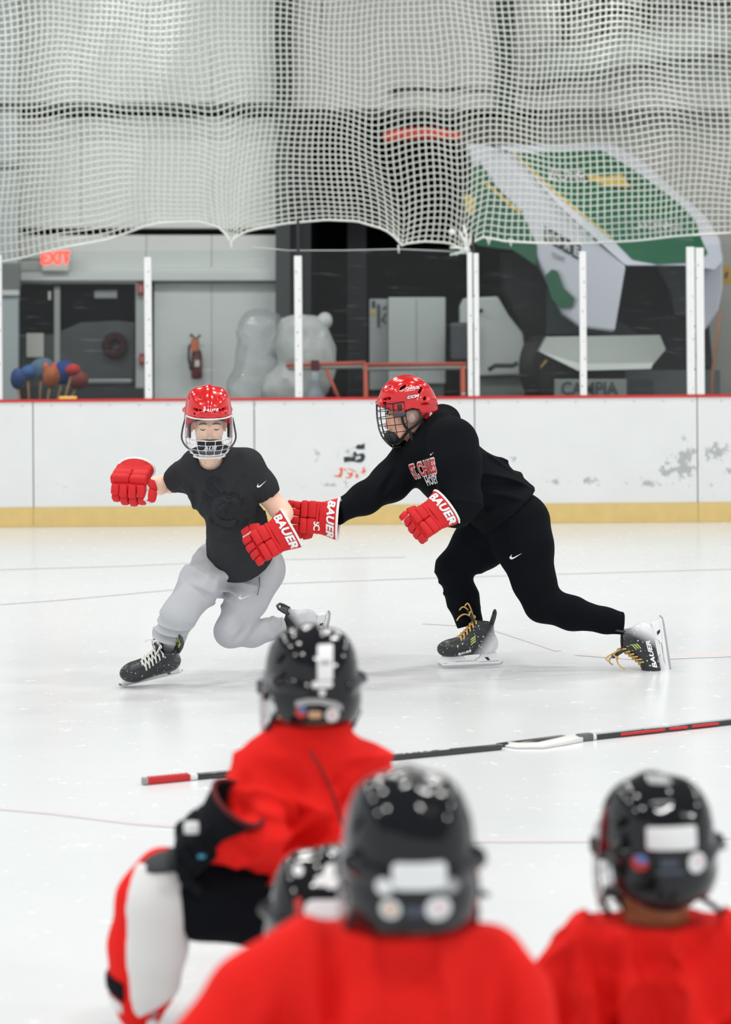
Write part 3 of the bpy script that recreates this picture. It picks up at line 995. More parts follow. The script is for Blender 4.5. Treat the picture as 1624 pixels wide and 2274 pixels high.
ceil = set_props(MB().box((0, 14, 9.2), (30, 40, .1)).build('ceiling', mat('dark_roof', (.16, .165, .17, 1), .8), smooth=False), kind='structure')
# red windsock-like roll hanging in the bay
t = thing('red_roll', P(940, 318, WD - .25), 'red padded roll hanging in the dark bay behind the net', 'roll')
MB().tube([P(852, 306, WD - .25), P(880, 300, WD - .25), P(940, 296, WD - .25), P(985, 298, WD - .25), P(1025, 304, WD - .25)], [.06, .068, .07, .062, .045], 12).build('roll', mat('roll_red', rgb(214, 70, 48), .6, bump=.3, bscale=20), t)
for x in (880, 985):
    MB().tube([P(x, 298, WD - .25), P(x, 262, WD - .2), P(x, 234, WD - .08)], .008, 6).build('hanger', BLACKM, t)
t = thing('loudspeaker', P(714, 484, 23), 'round black loudspeaker hanging behind the net edge', 'loudspeaker')
MB().sphere(P(714, 472, 23), .062, 14, (1, 1, .95)).build('case', BLACKM, t)
MB().tube([P(714, 460, 23), P(716, 120, 23), P(716, -300, 23)], .008, 6).build('cable', BLACKM, t)

# ------------------------------------------------------------------ things standing in the bay
def prop(name, x0, y0, x1, y1, d, m, label, cat, thick=.4, bevel=.01):
    c = P((x0 + x1) / 2, y1, d); c.z = 0
    t = thing(name, c, label, cat)
    zb = P(x0, y1, d)
    rect('body', x0, y0, x1, y1, d, m, t, thick, bevel)
    return t
WHITEP = mat('white_panel', rgb(186, 192, 190), .5, var=.03)
t = prop('white_cabinet', 863, 660, 990, 852, 25.0, WHITEP, 'tall plain white cabinet standing in the dark bay', 'cabinet', .5)
rect('plinth', 868, 852, 986, 1092, 25.05, mat('plinth_grey', rgb(96, 100, 100), .6), t, .4)
rect('door_seam', 924, 664, 926, 848, 24.995, mat('seam_grey', rgb(150, 156, 154), .6), t, .01)
t = prop('vending_machine', 821, 664, 862, 866, 25.3, mat('vending_white', rgb(160, 164, 164), .5), 'narrow white machine with black marks left of the white cabinet', 'machine', .5)
rect('feet', 823, 866, 860, 1088, 25.35, DARKGAP, t, .4)
for p in ((826, 668, 834, 684), (838, 676, 844, 728)):
    rect('black_strip', *p, 25.29, mat('strip_dark', rgb(50, 54, 56), .5), t, .01)
for p in (((850, 684), (858, 680), (859, 684), (851, 688)), ((847, 712), (857, 694), (859, 697), (850, 714)), ((848, 708), (859, 718), (858, 721), (847, 712))):
    slab('black_mark', [(x, y, 25.29) for x, y in p], mat('strip_dark', rgb(50, 54, 56), .5), t, .01)
rect('yellow_label', 823, 690, 834, 700, 25.29, mat('label_yellow', rgb(190, 160, 80), .6), t, .01)
t = thing('white_tank', P(1095, 900, 24.6), 'rounded white tank body behind the paired white posts', 'tank')
t.location.z = 0
slab('tank_body', [(1022, 680, 24.6), (1030, 662, 24.6), (1106, 658, 24.6), (1130, 700, 24.6), (1162, 740, 24.6), (1166, 780, 24.6), (1160, 832, 24.6), (1060, 836, 24.6), (1022, 720, 24.6)], WHITEP, t, .24, bevel=.02)
rect('grey_bin', 1004, 716, 1056, 800, 24.5, mat('bin_dark', rgb(70, 72, 78), .5), t, .4, .02)
MB().lathe([(.0, 0), (.022, 0), (.022, .05), (0, .05)], Matrix.Translation(P(1068, 690, 24.56)) @ Matrix.Rotation(math.pi / 2, 4, 'X'), 12).build('filler_cap', BLACKM, t)
MB().tube([P(1085, 822, 24.4), P(1100, 812, 24.4), P(1140, 812, 24.4), P(1150, 806, 24.4)], .025, 8).build('pipe', mat('pipe_dark', rgb(45, 50, 48), .5), t)
rect('base_frame', 1060, 834, 1165, 1096, 24.7, mat('base_grey', rgb(112, 120, 116), .6), t, .16)
# red and white rail gate
ORANGE = mat('rail_orange', rgb(188, 84, 62), .5)
RAILG = mat('rail_grey', rgb(150, 148, 144), .5)
t = thing('rail_gate', P(830, 900, 22.6), 'low gate of orange and grey rails standing just behind the glass', 'gate')
t.location.z = 0
def bar(name, a, b2, r, m, d=22.6): return MB().tube([P(a[0], a[1], d), P(b2[0], b2[1], d)], r, 8).build(name, m, t)
bar('rail', (636, 812), (812, 806), .022, ORANGE); bar('rail', (640, 818), (812, 814), .02, RAILG)
bar('rail', (806, 810), (1036, 808), .02, ORANGE); bar('rail', (806, 820), (1036, 816), .022, RAILG)
bar('leg', (812, 806), (816, 1131), .024, ORANGE); bar('leg', (1028, 812), (1032, 1131), .026, ORANGE); bar('brace', (724, 818), (765, 915), .018, ORANGE)
bar('leg', (765, 915), (790, 1131), .018, ORANGE)
rect('rail_band', 1026, 872, 1034, 877, 22.57, PAPER, t, .01)
rect('warning_tag', 691, 800, 709, 824, 22.55, mat('tag_maroon', rgb(92, 24, 40), .6), t, .02)
t = thing('water_bottle', P(700, 900, 22.9), 'pale blue plastic water jug behind the rail gate', 'jug')
t.location.z = 0
Mx = Matrix.Translation((P(700, 850, 22.9).x, 22.9, 0))
def zq(y): return P(700, y, 22.9).z
MB().lathe([(0, .0), (.11, 0), (.11, zq(905)), (.08, zq(880)), (.05, zq(850)), (.045, zq(826)), (0, zq(824))], Mx, 16, False).build('jug_body', mat('jug_plastic', rgb(150, 158, 164), .25), t)

# sticks of mini foam mitts: coloured tops on wooden handles beside the door
t0 = thing('stick_bin', P(75, 900, 22.2), 'dark bin holding sticks with coloured tops behind the glass', 'bin')
t0.location.z = 0
MB().box((P(92, 900, 22.4).x, 22.4, .45), (.95, 1.15, .90)).build('bin_body', mat('bin_black', (.012, .013, .016, 1), .5), t0, smooth=False, bevel=.02)
WOOD = mat('stick_wood', rgb(170, 132, 92), .6)
CLR = {'navy': rgb(28, 62, 118), 'blue': rgb(52, 96, 152), 'grey_blue': rgb(92, 116, 138), 'orange': rgb(178, 96, 48), 'royal': rgb(24, 60, 132), 'red': rgb(190, 48, 44), 'dark_red': rgb(120, 44, 38)}
tops = [(38, 842, 12, 19, 'navy', 'leftmost stick with a navy padded mitt top'), (62, 828, 13, 13, 'blue', 'stick with a small blue mitt top by a yellow tag'),
        (92, 820, 22, 20, 'grey_blue', 'stick with a large grey blue mitt top'), (112, 838, 14, 20, 'orange', 'stick with an orange hand-shaped top'),
        (140, 828, 20, 22, 'royal', 'stick with a royal blue mitt top in the middle'), (160, 822, 12, 9, 'red', 'stick with a bright red top at the back'),
        (172, 846, 17, 16, 'dark_red', 'rightmost stick with a dark red top')]
for i, (x, y, rx, rz, cn, lab) in enumerate(tops):
    dd = 21.95 + .15 * ((i * 3) % 7)
    sc = dd / F
    t = thing('mitt_stick', P(x + (75 - x) * .3, 885, dd), lab + ' behind the glass', 'stick', 'mitt sticks in the bin')
    crumple('mitt', [(P(x, y, dd), (rx * 1.2 * sc, .07, rz * 1.2 * sc)), (P(x + rx * .5, y - rz * .3, dd), (rx * .55 * sc, .06, rz * .6 * sc))], mat('mitt_' + cn, CLR[cn], .7), t, .012, .006, 40, i)
    if cn == 'orange':
        mb = MB()
        for fx in (-9, 8): mb.tube([P(x + fx, y - 12, dd), P(x + fx * 1.1, y - 32, dd)], [.026, .02], 8)
        mb.build('finger', mat('mitt_orange_red', rgb(214, 92, 66), .7), t)
    MB().tube([P(x, y + rz * .6, dd), P(x + (75 - x) * .3, 731 + (CAM_H - .905) * F / dd, dd)], .011, 6).build('handle', WOOD, t)
t = thing('yellow_block', P(152, 891, BD + .05), 'small yellow block lying on the red cap rail', 'block')
MB().rbox((P(152, 892, BD + .05).x, BD + .022, TOPZ + .033), (.155, .036, .028), .008, n=2).build('block', mat('block_yellow', rgb(232, 186, 92), .6), t)
t = thing('wreath', P(255, 790, WD - .1), 'round dark red wreath hanging behind the door glass', 'wreath')
wc = P(255, 768, WD - .05)
MB().tube([wc + Vector((math.cos(a) * .09, 0, math.sin(a) * .1)) for a in [i * math.pi / 8 for i in range(16)]], .05, 8, closed=True).build('ring', mat('wreath_red', rgb(52, 22, 26), .9, bump=.6, bscale=40), t)

# ------------------------------------------------------------------ ice resurfacer parked in the bay
ZD = 24.2
def zs(px, py): return (px, py, ZD - (px - 1140) / 223.0 * .9)     # the flank: runs forward and to the right
def zf(px, py, off=0.0):                                            # the sloping front
    u = (px - 1140) - (py - 335) * 1.0
    drop = (py - 335) / 250.0
    return (px, py, ZD - drop * 1.0 + u / 200.0 * .55 + off)
res = thing('ice_resurfacer', (P(1400, 900, 24).x, 24.2, 0), 'green and white ice resurfacer parked behind the glass at right', 'ice resurfacer')
ZW = mat('resurfacer_white', rgb(206, 208, 218), .3, coat=.5)
ZG = mat('resurfacer_green', rgb(34, 98, 68), .35, var=.06, vscale=3)
ZB = mat('resurfacer_black', (.012, .013, .015, 1), .6)
ZY = mat('resurfacer_yellow', rgb(204, 176, 82), .5)
slab('tank_front', [zf(1100, 322), zf(1360, 318), zf(1420, 350), zf(1500, 420), zf(1570, 480), zf(1600, 530), zf(1608, 580), zf(1590, 600), zf(1530, 590), zf(1390, 590), zf(1240, 455), zf(1140, 340)], ZW, res, .3, bevel=.03)
fp = slab('front_panel', [zf(1142, 340, -.02), zf(1338, 334, -.02), zf(1420, 385, -.02), zf(1510, 452, -.02), zf(1545, 490, -.02), zf(1558, 530, -.02), zf(1572, 562, -.02), zf(1552, 582, -.02), zf(1460, 586, -.02), zf(1405, 576, -.02), zf(1360, 530, -.02), zf(1240, 432, -.02)], ZG, res, .02)
slab('yellow_line', [zf(1136, 338, -.03), zf(1142, 338, -.03), zf(1242, 430, -.03), zf(1362, 528, -.03), zf(1358, 530, -.03), zf(1238, 434, -.03)], ZY, fp, .008)
slab('arrow', [zf(1300, 386, -.04), zf(1345, 392, -.04), zf(1382, 386, -.04), zf(1402, 416, -.04), zf(1352, 414, -.04), zf(1310, 400, -.04)], ZY, fp, .008)
slab('arrow_shadow', [zf(1382, 386, -.035), zf(1390, 386, -.035), zf(1410, 420, -.035), zf(1330, 420, -.035), zf(1330, 414, -.035), zf(1400, 416, -.035)], ZB, fp, .006)
def zprint(txt, px, py, wpx, hpx, m, fn, skew=0.0, rotd=0.0, bold=.03):
    V, Fc = text_mesh(txt, 1.0, bold)
    xs = [v.x for v in V]; ys = [v.y for v in V]
    sx, sy = wpx / (max(xs) - min(xs)), hpx / (max(ys) - min(ys))
    a = math.radians(rotd); ca, sa = math.cos(a), math.sin(a)
    W3 = []
    for v in V:
        x, y = v.x * sx, -v.y * sy
        x, y = x + skew * y, y
        W3.append(P(*fn(px + x * ca - y * sa, py + x * sa + y * ca)))
    return obj('lettering', W3, Fc, m, fp, smooth=False)
zprint('ZONE', 1262, 392, 84, 26, ZB, lambda x, y: zf(x, y, -.045), .5, 6)
zprint('ZONE', 1258, 390, 84, 26, mat('print_white', rgb(220, 222, 220), .5), lambda x, y: zf(x, y, -.05), .5, 6, 0)
zprint('CARDINALS', 1458, 502, 108, 20, ZB, lambda x, y: zf(x, y, -.045), .3, -1)
zprint('CARDINALS', 1456, 501, 106, 18, mat('print_white', rgb(220, 222, 220)), lambda x, y: zf(x, y, -.05), .3, -1, 0)
zprint('ICE', 1470, 518, 34, 12, mat('print_grey', rgb(140, 160, 150), .5), lambda x, y: zf(x, y, -.045), .3, -1, 0)
fl = slab('flank', [zs(1034, 316), zs(1085, 322), zs(1140, 340), zs(1240, 448), zs(1330, 540), zs(1391, 590), zs(1366, 738), zs(1290, 728), zs(1252, 700), zs(1215, 620), zs(1185, 560), zs(1150, 480), zs(1060, 400)], ZW, res, .3, bevel=.03)
slab('flank_stripe', [(p[0], p[1], p[2] - .02) for p in (zs(1046, 372), zs(1066, 360), zs(1100, 410), zs(1158, 470), zs(1192, 545), zs(1192, 590), zs(1140, 555), zs(1058, 545), zs(1046, 480))], ZG, res, .05)
for q in (((1070, 404), (1078, 402), (1158, 470), (1152, 474)), ((1030, 430), (1056, 438), (1052, 480), (1034, 470))):
    slab('yellow_mark', [(p[0], p[1], p[2] - .04) for p in (zs(*v) for v in q)], ZY, fl, .01)
slab('green_flap', [(p[0], p[1], p[2] - .05) for p in (zs(1211, 612), zs(1226, 598), zs(1238, 602), zs(1252, 640), zs(1276, 662), zs(1268, 684), zs(1246, 684), zs(1226, 664))], ZG, res, .03)
V, Fc = text_mesh('HOME', 1.0, .03)
def onflank(V, px, py, wpx, hpx, slope, lift):
    xs = [v.x for v in V]; ys = [v.y for v in V]
    sx, sy = wpx / (max(xs) - min(xs)), hpx / (max(ys) - min(ys))
    out = []
    for v in V:
        q = zs(px + v.x * sx, py - v.y * sy + v.x * sx * slope)
        out.append(P(q[0], q[1], q[2] - lift))
    return out
for k, ch in enumerate('HOME'):
    cx, cy = 1219 + k * 20.5, 524 + k * 11.5
    slab('letter_tile', [(q[0], q[1], q[2] - .015) for q in (zs(cx - 9.5, cy - 22), zs(cx + 9.5, cy - 13), zs(cx + 9.5, cy + 20), zs(cx - 9.5, cy + 11))], mat('tile_ink', rgb(38, 42, 48), .5), fl, .01)
    V, Fc = text_mesh(ch, 1.0, .05)
    obj('lettering', onflank(V, cx, cy, 12, 22, .5, .026), Fc, mat('print_light', rgb(200, 204, 208), .5), fl, smooth=False)
V, Fc = text_mesh('TEAM', 1.0, .0)
obj('lettering', onflank(V, 1239, 572, 28, 12, .38, .02), Fc, mat('print_grey_dark', rgb(120, 124, 128), .5), fl, smooth=False)
slab('far_skirt', [(1560, 560, 24.1), (1606, 560, 24.1), (1606, 640, 24.1), (1596, 690, 24.1), (1568, 732, 24.1), (1528, 746, 24.1), (1536, 590, 24.1)], ZW, res, .1, bevel=.02)
slab('blade_plate', [(1214, 748, 23.3), (1466, 744, 23.3), (1479, 776, 23.2), (1452, 808, 23.1), (1290, 810, 23.1), (1197, 780, 23.2)], mat('plate_steel', rgb(138, 144, 140), .45, .2), res, .25)
slab('blade_lip', [(1197, 780, 23.18), (1290, 808, 23.06), (1452, 806, 23.06), (1446, 819, 23.04), (1284, 823, 23.04)], mat('plate_pale', rgb(198, 202, 198), .45), res, .05)
slab('chassis', [(1120, 560, 24.9), (1560, 560, 24.9), (1590, 880, 24.9), (1590, 1010, 24.9), (1160, 1010, 24.9), (1170, 760, 24.9), (1120, 640, 24.9)], ZB, res, .8)
slab('side_rail', [(1215, 640, 24.6), (1255, 640, 24.6), (1420, 742, 24.2), (1215, 742, 24.2)], mat('chassis_grey', rgb(66, 74, 74), .5), res, .1)
slab('inner_hopper', [(1460, 592, 24.5), (1535, 592, 24.5), (1535, 700, 24.5), (1500, 700, 24.5), (1490, 648, 24.5)], mat('hopper_grey', rgb(86, 92, 92), .5), res, .2)
Mx = Matrix.Translation(P(1200, 815, 24.1)) @ Matrix.Rotation(math.radians(58), 4, 'Z') @ Matrix.Rotation(math.pi / 2, 4, 'X')
MB().lathe([(.14, -.1), (.26, -.1), (.31, -.07), (.31, .07), (.26, .1), (.14, .1)], Mx, 24).build('tyre', mat('tyre_black', (.012, .012, .013, 1), .7, bump=.4, bscale=30), res)
MB().tube([P(1190, 830, 23.9), P(1214, 800, 23.9)], .01, 6).build('yellow_strap', ZY, res)
rect('skirting', 1390, 822, 1600, 1010, 24.0, mat('skirting_grey', rgb(84, 90, 90), .6), res, .1)
# board with lettering on the floor behind the glass
t = thing('lettered_board', P(1330, 1000, 22.7), 'grey board with dark block letters behind the glass under the plate', 'sign')
t.location.z = 0
rect('board', 1232, 842, 1392, 1130, 22.7, mat('lettered_board_grey', rgb(128, 134, 132), .6), t, .04, .005)
V, Fc = text_mesh('CAMPIA', 1.0, .02)
xs = [v.x for v in V]; k = 126 / (max(xs) - min(xs))
obj('lettering', [P(1309 + v.x * k, 864 - v.y * 40, 22.685) for v in V], Fc, mat('lettered_ink', rgb(58, 64, 66), .6), t, smooth=False)
rect('dark_window', 1400, 842, 1452, 1130, 22.75, mat('dark_pane', rgb(44, 48, 50), .4), t, .04)
t = thing('hanging_cord', P(1580, 890, 22.5), 'orange brown cord hanging beside the right-hand post', 'cord')
MB().tube([P(1600, 690, 22.6), P(1592, 760, 22.5), P(1583, 830, 22.5), P(1575, 1134, 22.4)], .018, 6).build('cord', mat('cord_orange', rgb(150, 104, 78), .7), t)
t = thing('yellow_sign', P(1612, 632, 24.9), 'yellow warning sign at the right edge behind the glass', 'sign')
rect('plate', 1603, 590, 1660, 632, 24.9, mat('sign_yellow', rgb(196, 156, 74), .5), t, .02)
V, Fc = text_mesh('f', 1.0, .03)
obj('lettering', [P(1614, 612, 24.88) + Vector((v.x * .1, 0, v.y * .1)) for v in V], Fc, BLACKM, t, smooth=False)

# ------------------------------------------------------------------ safety net above the glass
NET = mat('net_twine', rgb(214, 218, 210), .8)
eb = [(-520, 560), (-330, 566), (-140, 592), (0, 582), (60, 571), (150, 549), (230, 532), (300, 508), (350, 495), (430, 492), (468, 503), (498, 528), (513, 540), (530, 529), (570, 512), (640, 496), (720, 488), (790, 491), (840, 508), (870, 531), (885, 546), (900, 541), (940, 536), (990, 539), (1018, 549), (1037, 557), (1058, 546), (1090, 526), (1130, 536), (1200, 540), (1300, 541), (1400, 535), (1500, 525), (1624, 517), (1780, 512), (1960, 530), (2140, 512)]
ebx = np.array([p[0] for p in eb], float); eby = np.array([p[1] for p in eb], float)
net = thing('safety_net', B(812, 545, .15), 'white knotted safety net hanging over the glass', 'net')
def net_pt(u, k):
    """column u (pixels at the glass), row k counted up from the rope"""
    e = float(np.interp(u, ebx, eby))
    s = k * 13.3
    base = 525.0
    y = base - s + (e - base) * math.exp(-s / 95.0)
    x = u
    for ut, g, w in ((513, 20, 55), (885, 16, 45), (1037, 30, 40)):
        dx = u - ut
        f = math.exp(-(s / 120.0)) * math.exp(-(dx / w) ** 2)
        x -= dx * .45 * f
        y -= 26 * math.exp(-(s / 260.0)) * math.exp(-((dx + s * .17) / 34) ** 2) * (1 - math.exp(-s / 40.0)) * -1
    x += 7 * math.sin(u / 88.0 + y / 120.0) + 5 * math.sin(u / 37.0 + 1.3) * math.exp(-s / 400) + 3 * math.sin(y / 47.0 + u / 210)
    y += 9 * math.sin(u / 67.0 + s / 160.0) * (1 - math.exp(-s / 90.0)) + 3 * math.sin(u / 29 + s / 60.0) * (1 - math.exp(-s / 60.0))
    dd = .40 + .10 * math.sin(u / 75.0 + s / 150.0) + .05 * math.sin(u / 31.0 - s / 90)
    return B(x, y, dd)
us = [-506 + 13.4 * i for i in range(194)]
KR = 46
grid = [[net_pt(u, k) for k in range(KR)] for u in us]
nv, nf = [], []
def ribbon(pts, r):
    b = len(nv)
    for i, p in enumerate(pts):
        t = (pts[min(i + 1, len(pts) - 1)] - pts[max(i - 1, 0)]).normalized()
        a = Vector((0, 1, 0)); a = (a - t * a.dot(t)).normalized(); c = t.cross(a)
        for q in (a, c, -a, -c): nv.append(p + q * r)
    for i in range(len(pts) - 1):
        for q in range(4):
            nf.append((b + i * 4 + q, b + i * 4 + (q + 1) % 4, b + i * 4 + 4 + (q + 1) % 4, b + i * 4 + 4 + q))
TW = .0058
for col in grid: ribbon(col, TW)
for k in range(1, KR): ribbon([grid[i][k] for i in range(len(us))], TW)
obj('netting', np.array([tuple(v) for v in nv]), np.array(nf), NET, net, smooth=True, kind='stuff')
ROPE = mat('net_rope', rgb(226, 228, 222), .8)
MB().tube([grid[i][0] for i in range(len(us))], .011, 6).build('edge_rope', ROPE, net)
MB().tube([B(x, y, .2) for x, y in ((560, 548), (640, 556), (760, 556), (885, 553), (960, 556), (1037, 560))], .004, 5).build('tie_line', ROPE, net)
for x, y in ((513, 541), (885, 548)):
    MB().tube([B(x, y - 4, .2), B(x + 1, y + 14, .2)], .008, 6).build('tie', ROPE, net)
kn = MB()
for a, b2 in (((1037, 556), (1000, 550)), ((1037, 556), (1012, 566)), ((1037, 555), (1030, 500)), ((1037, 556), (1020, 515)), ((1037, 555), (1048, 520)), ((1000, 566), (1040, 562))):
    kn.tube([B(a[0], a[1], .12), B((a[0] + b2[0]) / 2 + 3, (a[1] + b2[1]) / 2 - 3, .1), B(b2[0], b2[1], .12)], .012, 6)
kn.sphere(B(1004, 515, .1), .03, 8); kn.sphere(B(1037, 556, .1), .035, 8)
kn.build('knot', ROPE, net)
for x, y in ((1086, 545), (1135, 548)):
    MB().tube([B(x - 4, y - 18, .15), B(x, y, .13), B(x + 4, y - 16, .15)], .008, 6).build('loose_end', ROPE, net)

# ------------------------------------------------------------------ hockey gear, built in its own frame and set in place by a matrix
RX = lambda a: Matrix.Rotation(math.radians(a), 4, 'X')
RY = lambda a: Matrix.Rotation(math.radians(a), 4, 'Y')
RZ = lambda a: Matrix.Rotation(math.radians(a), 4, 'Z')
BLK = mat('black_plastic', (.014, .015, .017, 1), .45)
STRAP = mat('black_webbing', (.008, .009, .010, 1), .85)
WHT = mat('white_print', (.84, .85, .85, 1), .5)
STEEL = mat('blade_steel', (.52, .53, .54, 1), .25, .9)

def lp(M, *p): return M @ Vector(p)

def local_print(name, VF, target, M, c, right, up, m, parent, **k):
    R = M.to_3x3()
    return print_on(name, VF, target, M @ Vector(c), R @ Vector(right), R @ Vector(up), m, parent, **k)

def make_glove(root, M, side, red, palm, trim, word=None, curl=(25, 55, 40), s=1.0, thumb_in=0.0, wordsize=.062, spread=1.0, logo=False, cufftilt=0, cuff=1.0):
    """x: to the finger tips, z: out of the back of the hand; side = +1 thumb towards +y, -1 towards -y"""
    D = Matrix.Diagonal((s * .86, s * 1.24, s * 1.2, 1))
    T = M @ D
    y = side
    g = MB()
    # padded rolls on the back of the hand
    for (cx, sx, cy, sy, cz) in ((-.012, .05, -.030, .066, .020), (.030, .040, -.030, .066, .024), (-.010, .052, .032, .060, .020), (.032, .042, .032, .060, .022)):
        g.rbox((cx, cy * y, cz), (sx, sy, .040), .012, n=2)
    for i in range(3):
        g.rbox((-.043 - .018 * i, 0, .016 - .0015 * i), (.026, .124, .040), .011, n=2)
    g.rbox((.0, 0, .0), (.13, .118, .036), .016, n=2)
    g.xf(T)
    glove = g.build('glove', red, root, M)
    # cuff: a flared, flattened tube open towards the arm
    n = 28
    prof = [(-.055, .060, .036), (-.085, .066, .043), (-.125, .075, .053), (-.150, .080, .058), (-.152, .076, .054), (-.12, .068, .046), (-.07, .056, .034)]
    V, Fc = [], []
    for x, ry, rz in prof:
        x = -.05 + (x + .05) * cuff; ry *= .5 + .5 * cuff; rz *= .5 + .5 * cuff
        for k in range(n):
            a = 2 * math.pi * k / n
            V.append(T @ Vector((x + .12 * (rz * math.sin(a)) * 0 - math.tan(math.radians(cufftilt)) * rz * math.sin(a), ry * math.cos(a), rz * math.sin(a) + .004)))
    for i in range(len(prof) - 1):
        for k in range(n):
            Fc.append((i * n + k, (i + 1) * n + k, (i + 1) * n + (k + 1) % n, i * n + (k + 1) % n))
    cf = MB().add(V, Fc).build('cuff', red, glove, M)
    tp = []
    for k in range(n):
        a = 2 * math.pi * k / n
        tp.append(T @ Matrix.Translation((-.05, 0, 0)) @ Matrix.Diagonal((cuff, .5 + .5 * cuff, .5 + .5 * cuff, 1)) @ Matrix.Translation((.05, 0, 0)) @ Vector((-.153 - math.tan(math.radians(cufftilt)) * .056 * math.sin(a), .079 * math.cos(a), .057 * math.sin(a) + .004)))
    MB().tube(tp, .0062 * s, 6, closed=True).build('cuff_trim', trim, glove, M)
    # palm
    MB().rbox((.01, 0, -.022), (.125, .104, .022), .010, n=2).xf(T).build('palm', palm, glove, M)
    # four fingers, each a chain of padded rolls bent at the knuckles
    for i, (fy, L) in enumerate(((.043, .9), (.014, 1.0), (-.015, .95), (-.042, .78))):
        mb = MB()
        pl = MB()
        A = Matrix.Translation((.052, fy * y * spread, .012)) @ RZ((1.5 - i) * 3 * y * spread)
        for j, (ln, th) in enumerate(((.048, .036), (.036, .032), (.030, .028))):
            A = A @ RY(curl[j])
            l2 = ln * L
            sub = MB().rbox((l2 / 2 + .002, 0, 0), (l2 + .006, .0285, th), .010, n=2)
            mb.add([A @ v for v in sub.V], sub.F)
            sub = MB().rbox((l2 / 2, 0, -th * .42), (l2, .022, .012), .005, n=1)
            pl.add([A @ v for v in sub.V], sub.F)
            A = A @ Matrix.Translation((l2 + .003, 0, 0))
        fo = mb.xf(T).build('finger', red, glove, M)
        pl.xf(T).build('finger_palm', palm, fo, M) if False else None
        glove_p = pl.xf(T).build('finger_lining', palm, glove, M)
    # thumb, leaving the side of the palm near its base
    mb = MB(); pl = MB()
    A = Matrix.Translation((-.012, .056 * y, -.004)) @ RZ((48 - thumb_in) * y) @ RX(-28 * y) @ RY(18)
    for j, (ln, th, wd) in enumerate(((.052, .040, .040), (.046, .034, .036))):
        A = A @ RZ(-14 * y * j) @ RY(12 * j)
        sub = MB().rbox((ln / 2, 0, .004), (ln + .008, wd, th * .8), .012, n=2)
        mb.add([A @ v for v in sub.V], sub.F)
        sub = MB().rbox((ln / 2, -.004 * y, -th * .4), (ln + .004, wd * .9, .018), .008, n=2)
        pl.add([A @ v for v in sub.V], sub.F)
        sub = MB().rbox((ln / 2 + .006, -wd * .46 * y, .002), (ln + .002, .012, th * .62), .005, n=2)
        pl.add([A @ v for v in sub.V], sub.F)
        A = A @ Matrix.Translation((ln + .004, 0, 0))
    mb.xf(T).build('thumb', red, glove, M)
    pl.xf(T).build('thumb_lining', palm, glove, M)
    if word:
        VF = text_mesh(word, wordsize * s, .0022 * s, .25, 1.05, 1.12)
        local_print('lettering', VF, cf, M, (-.098 * s, .0, .07 * s), (0, 1, 0), (-1, 0, 0), WHT, glove, off=.0025, cuts=3, reach=.09)
    if logo:
        for dy in (.0,):
            VF = text_mesh('SC', .04 * s, .0012, 0, .8, 1)
            local_print('lettering', VF, glove, M, (-.035 * s, .040 * s * y, .06 * s), (0, 1, 0), (-1, 0, 0), WHT, glove, off=.003, cuts=2, reach=.06)
    return glove

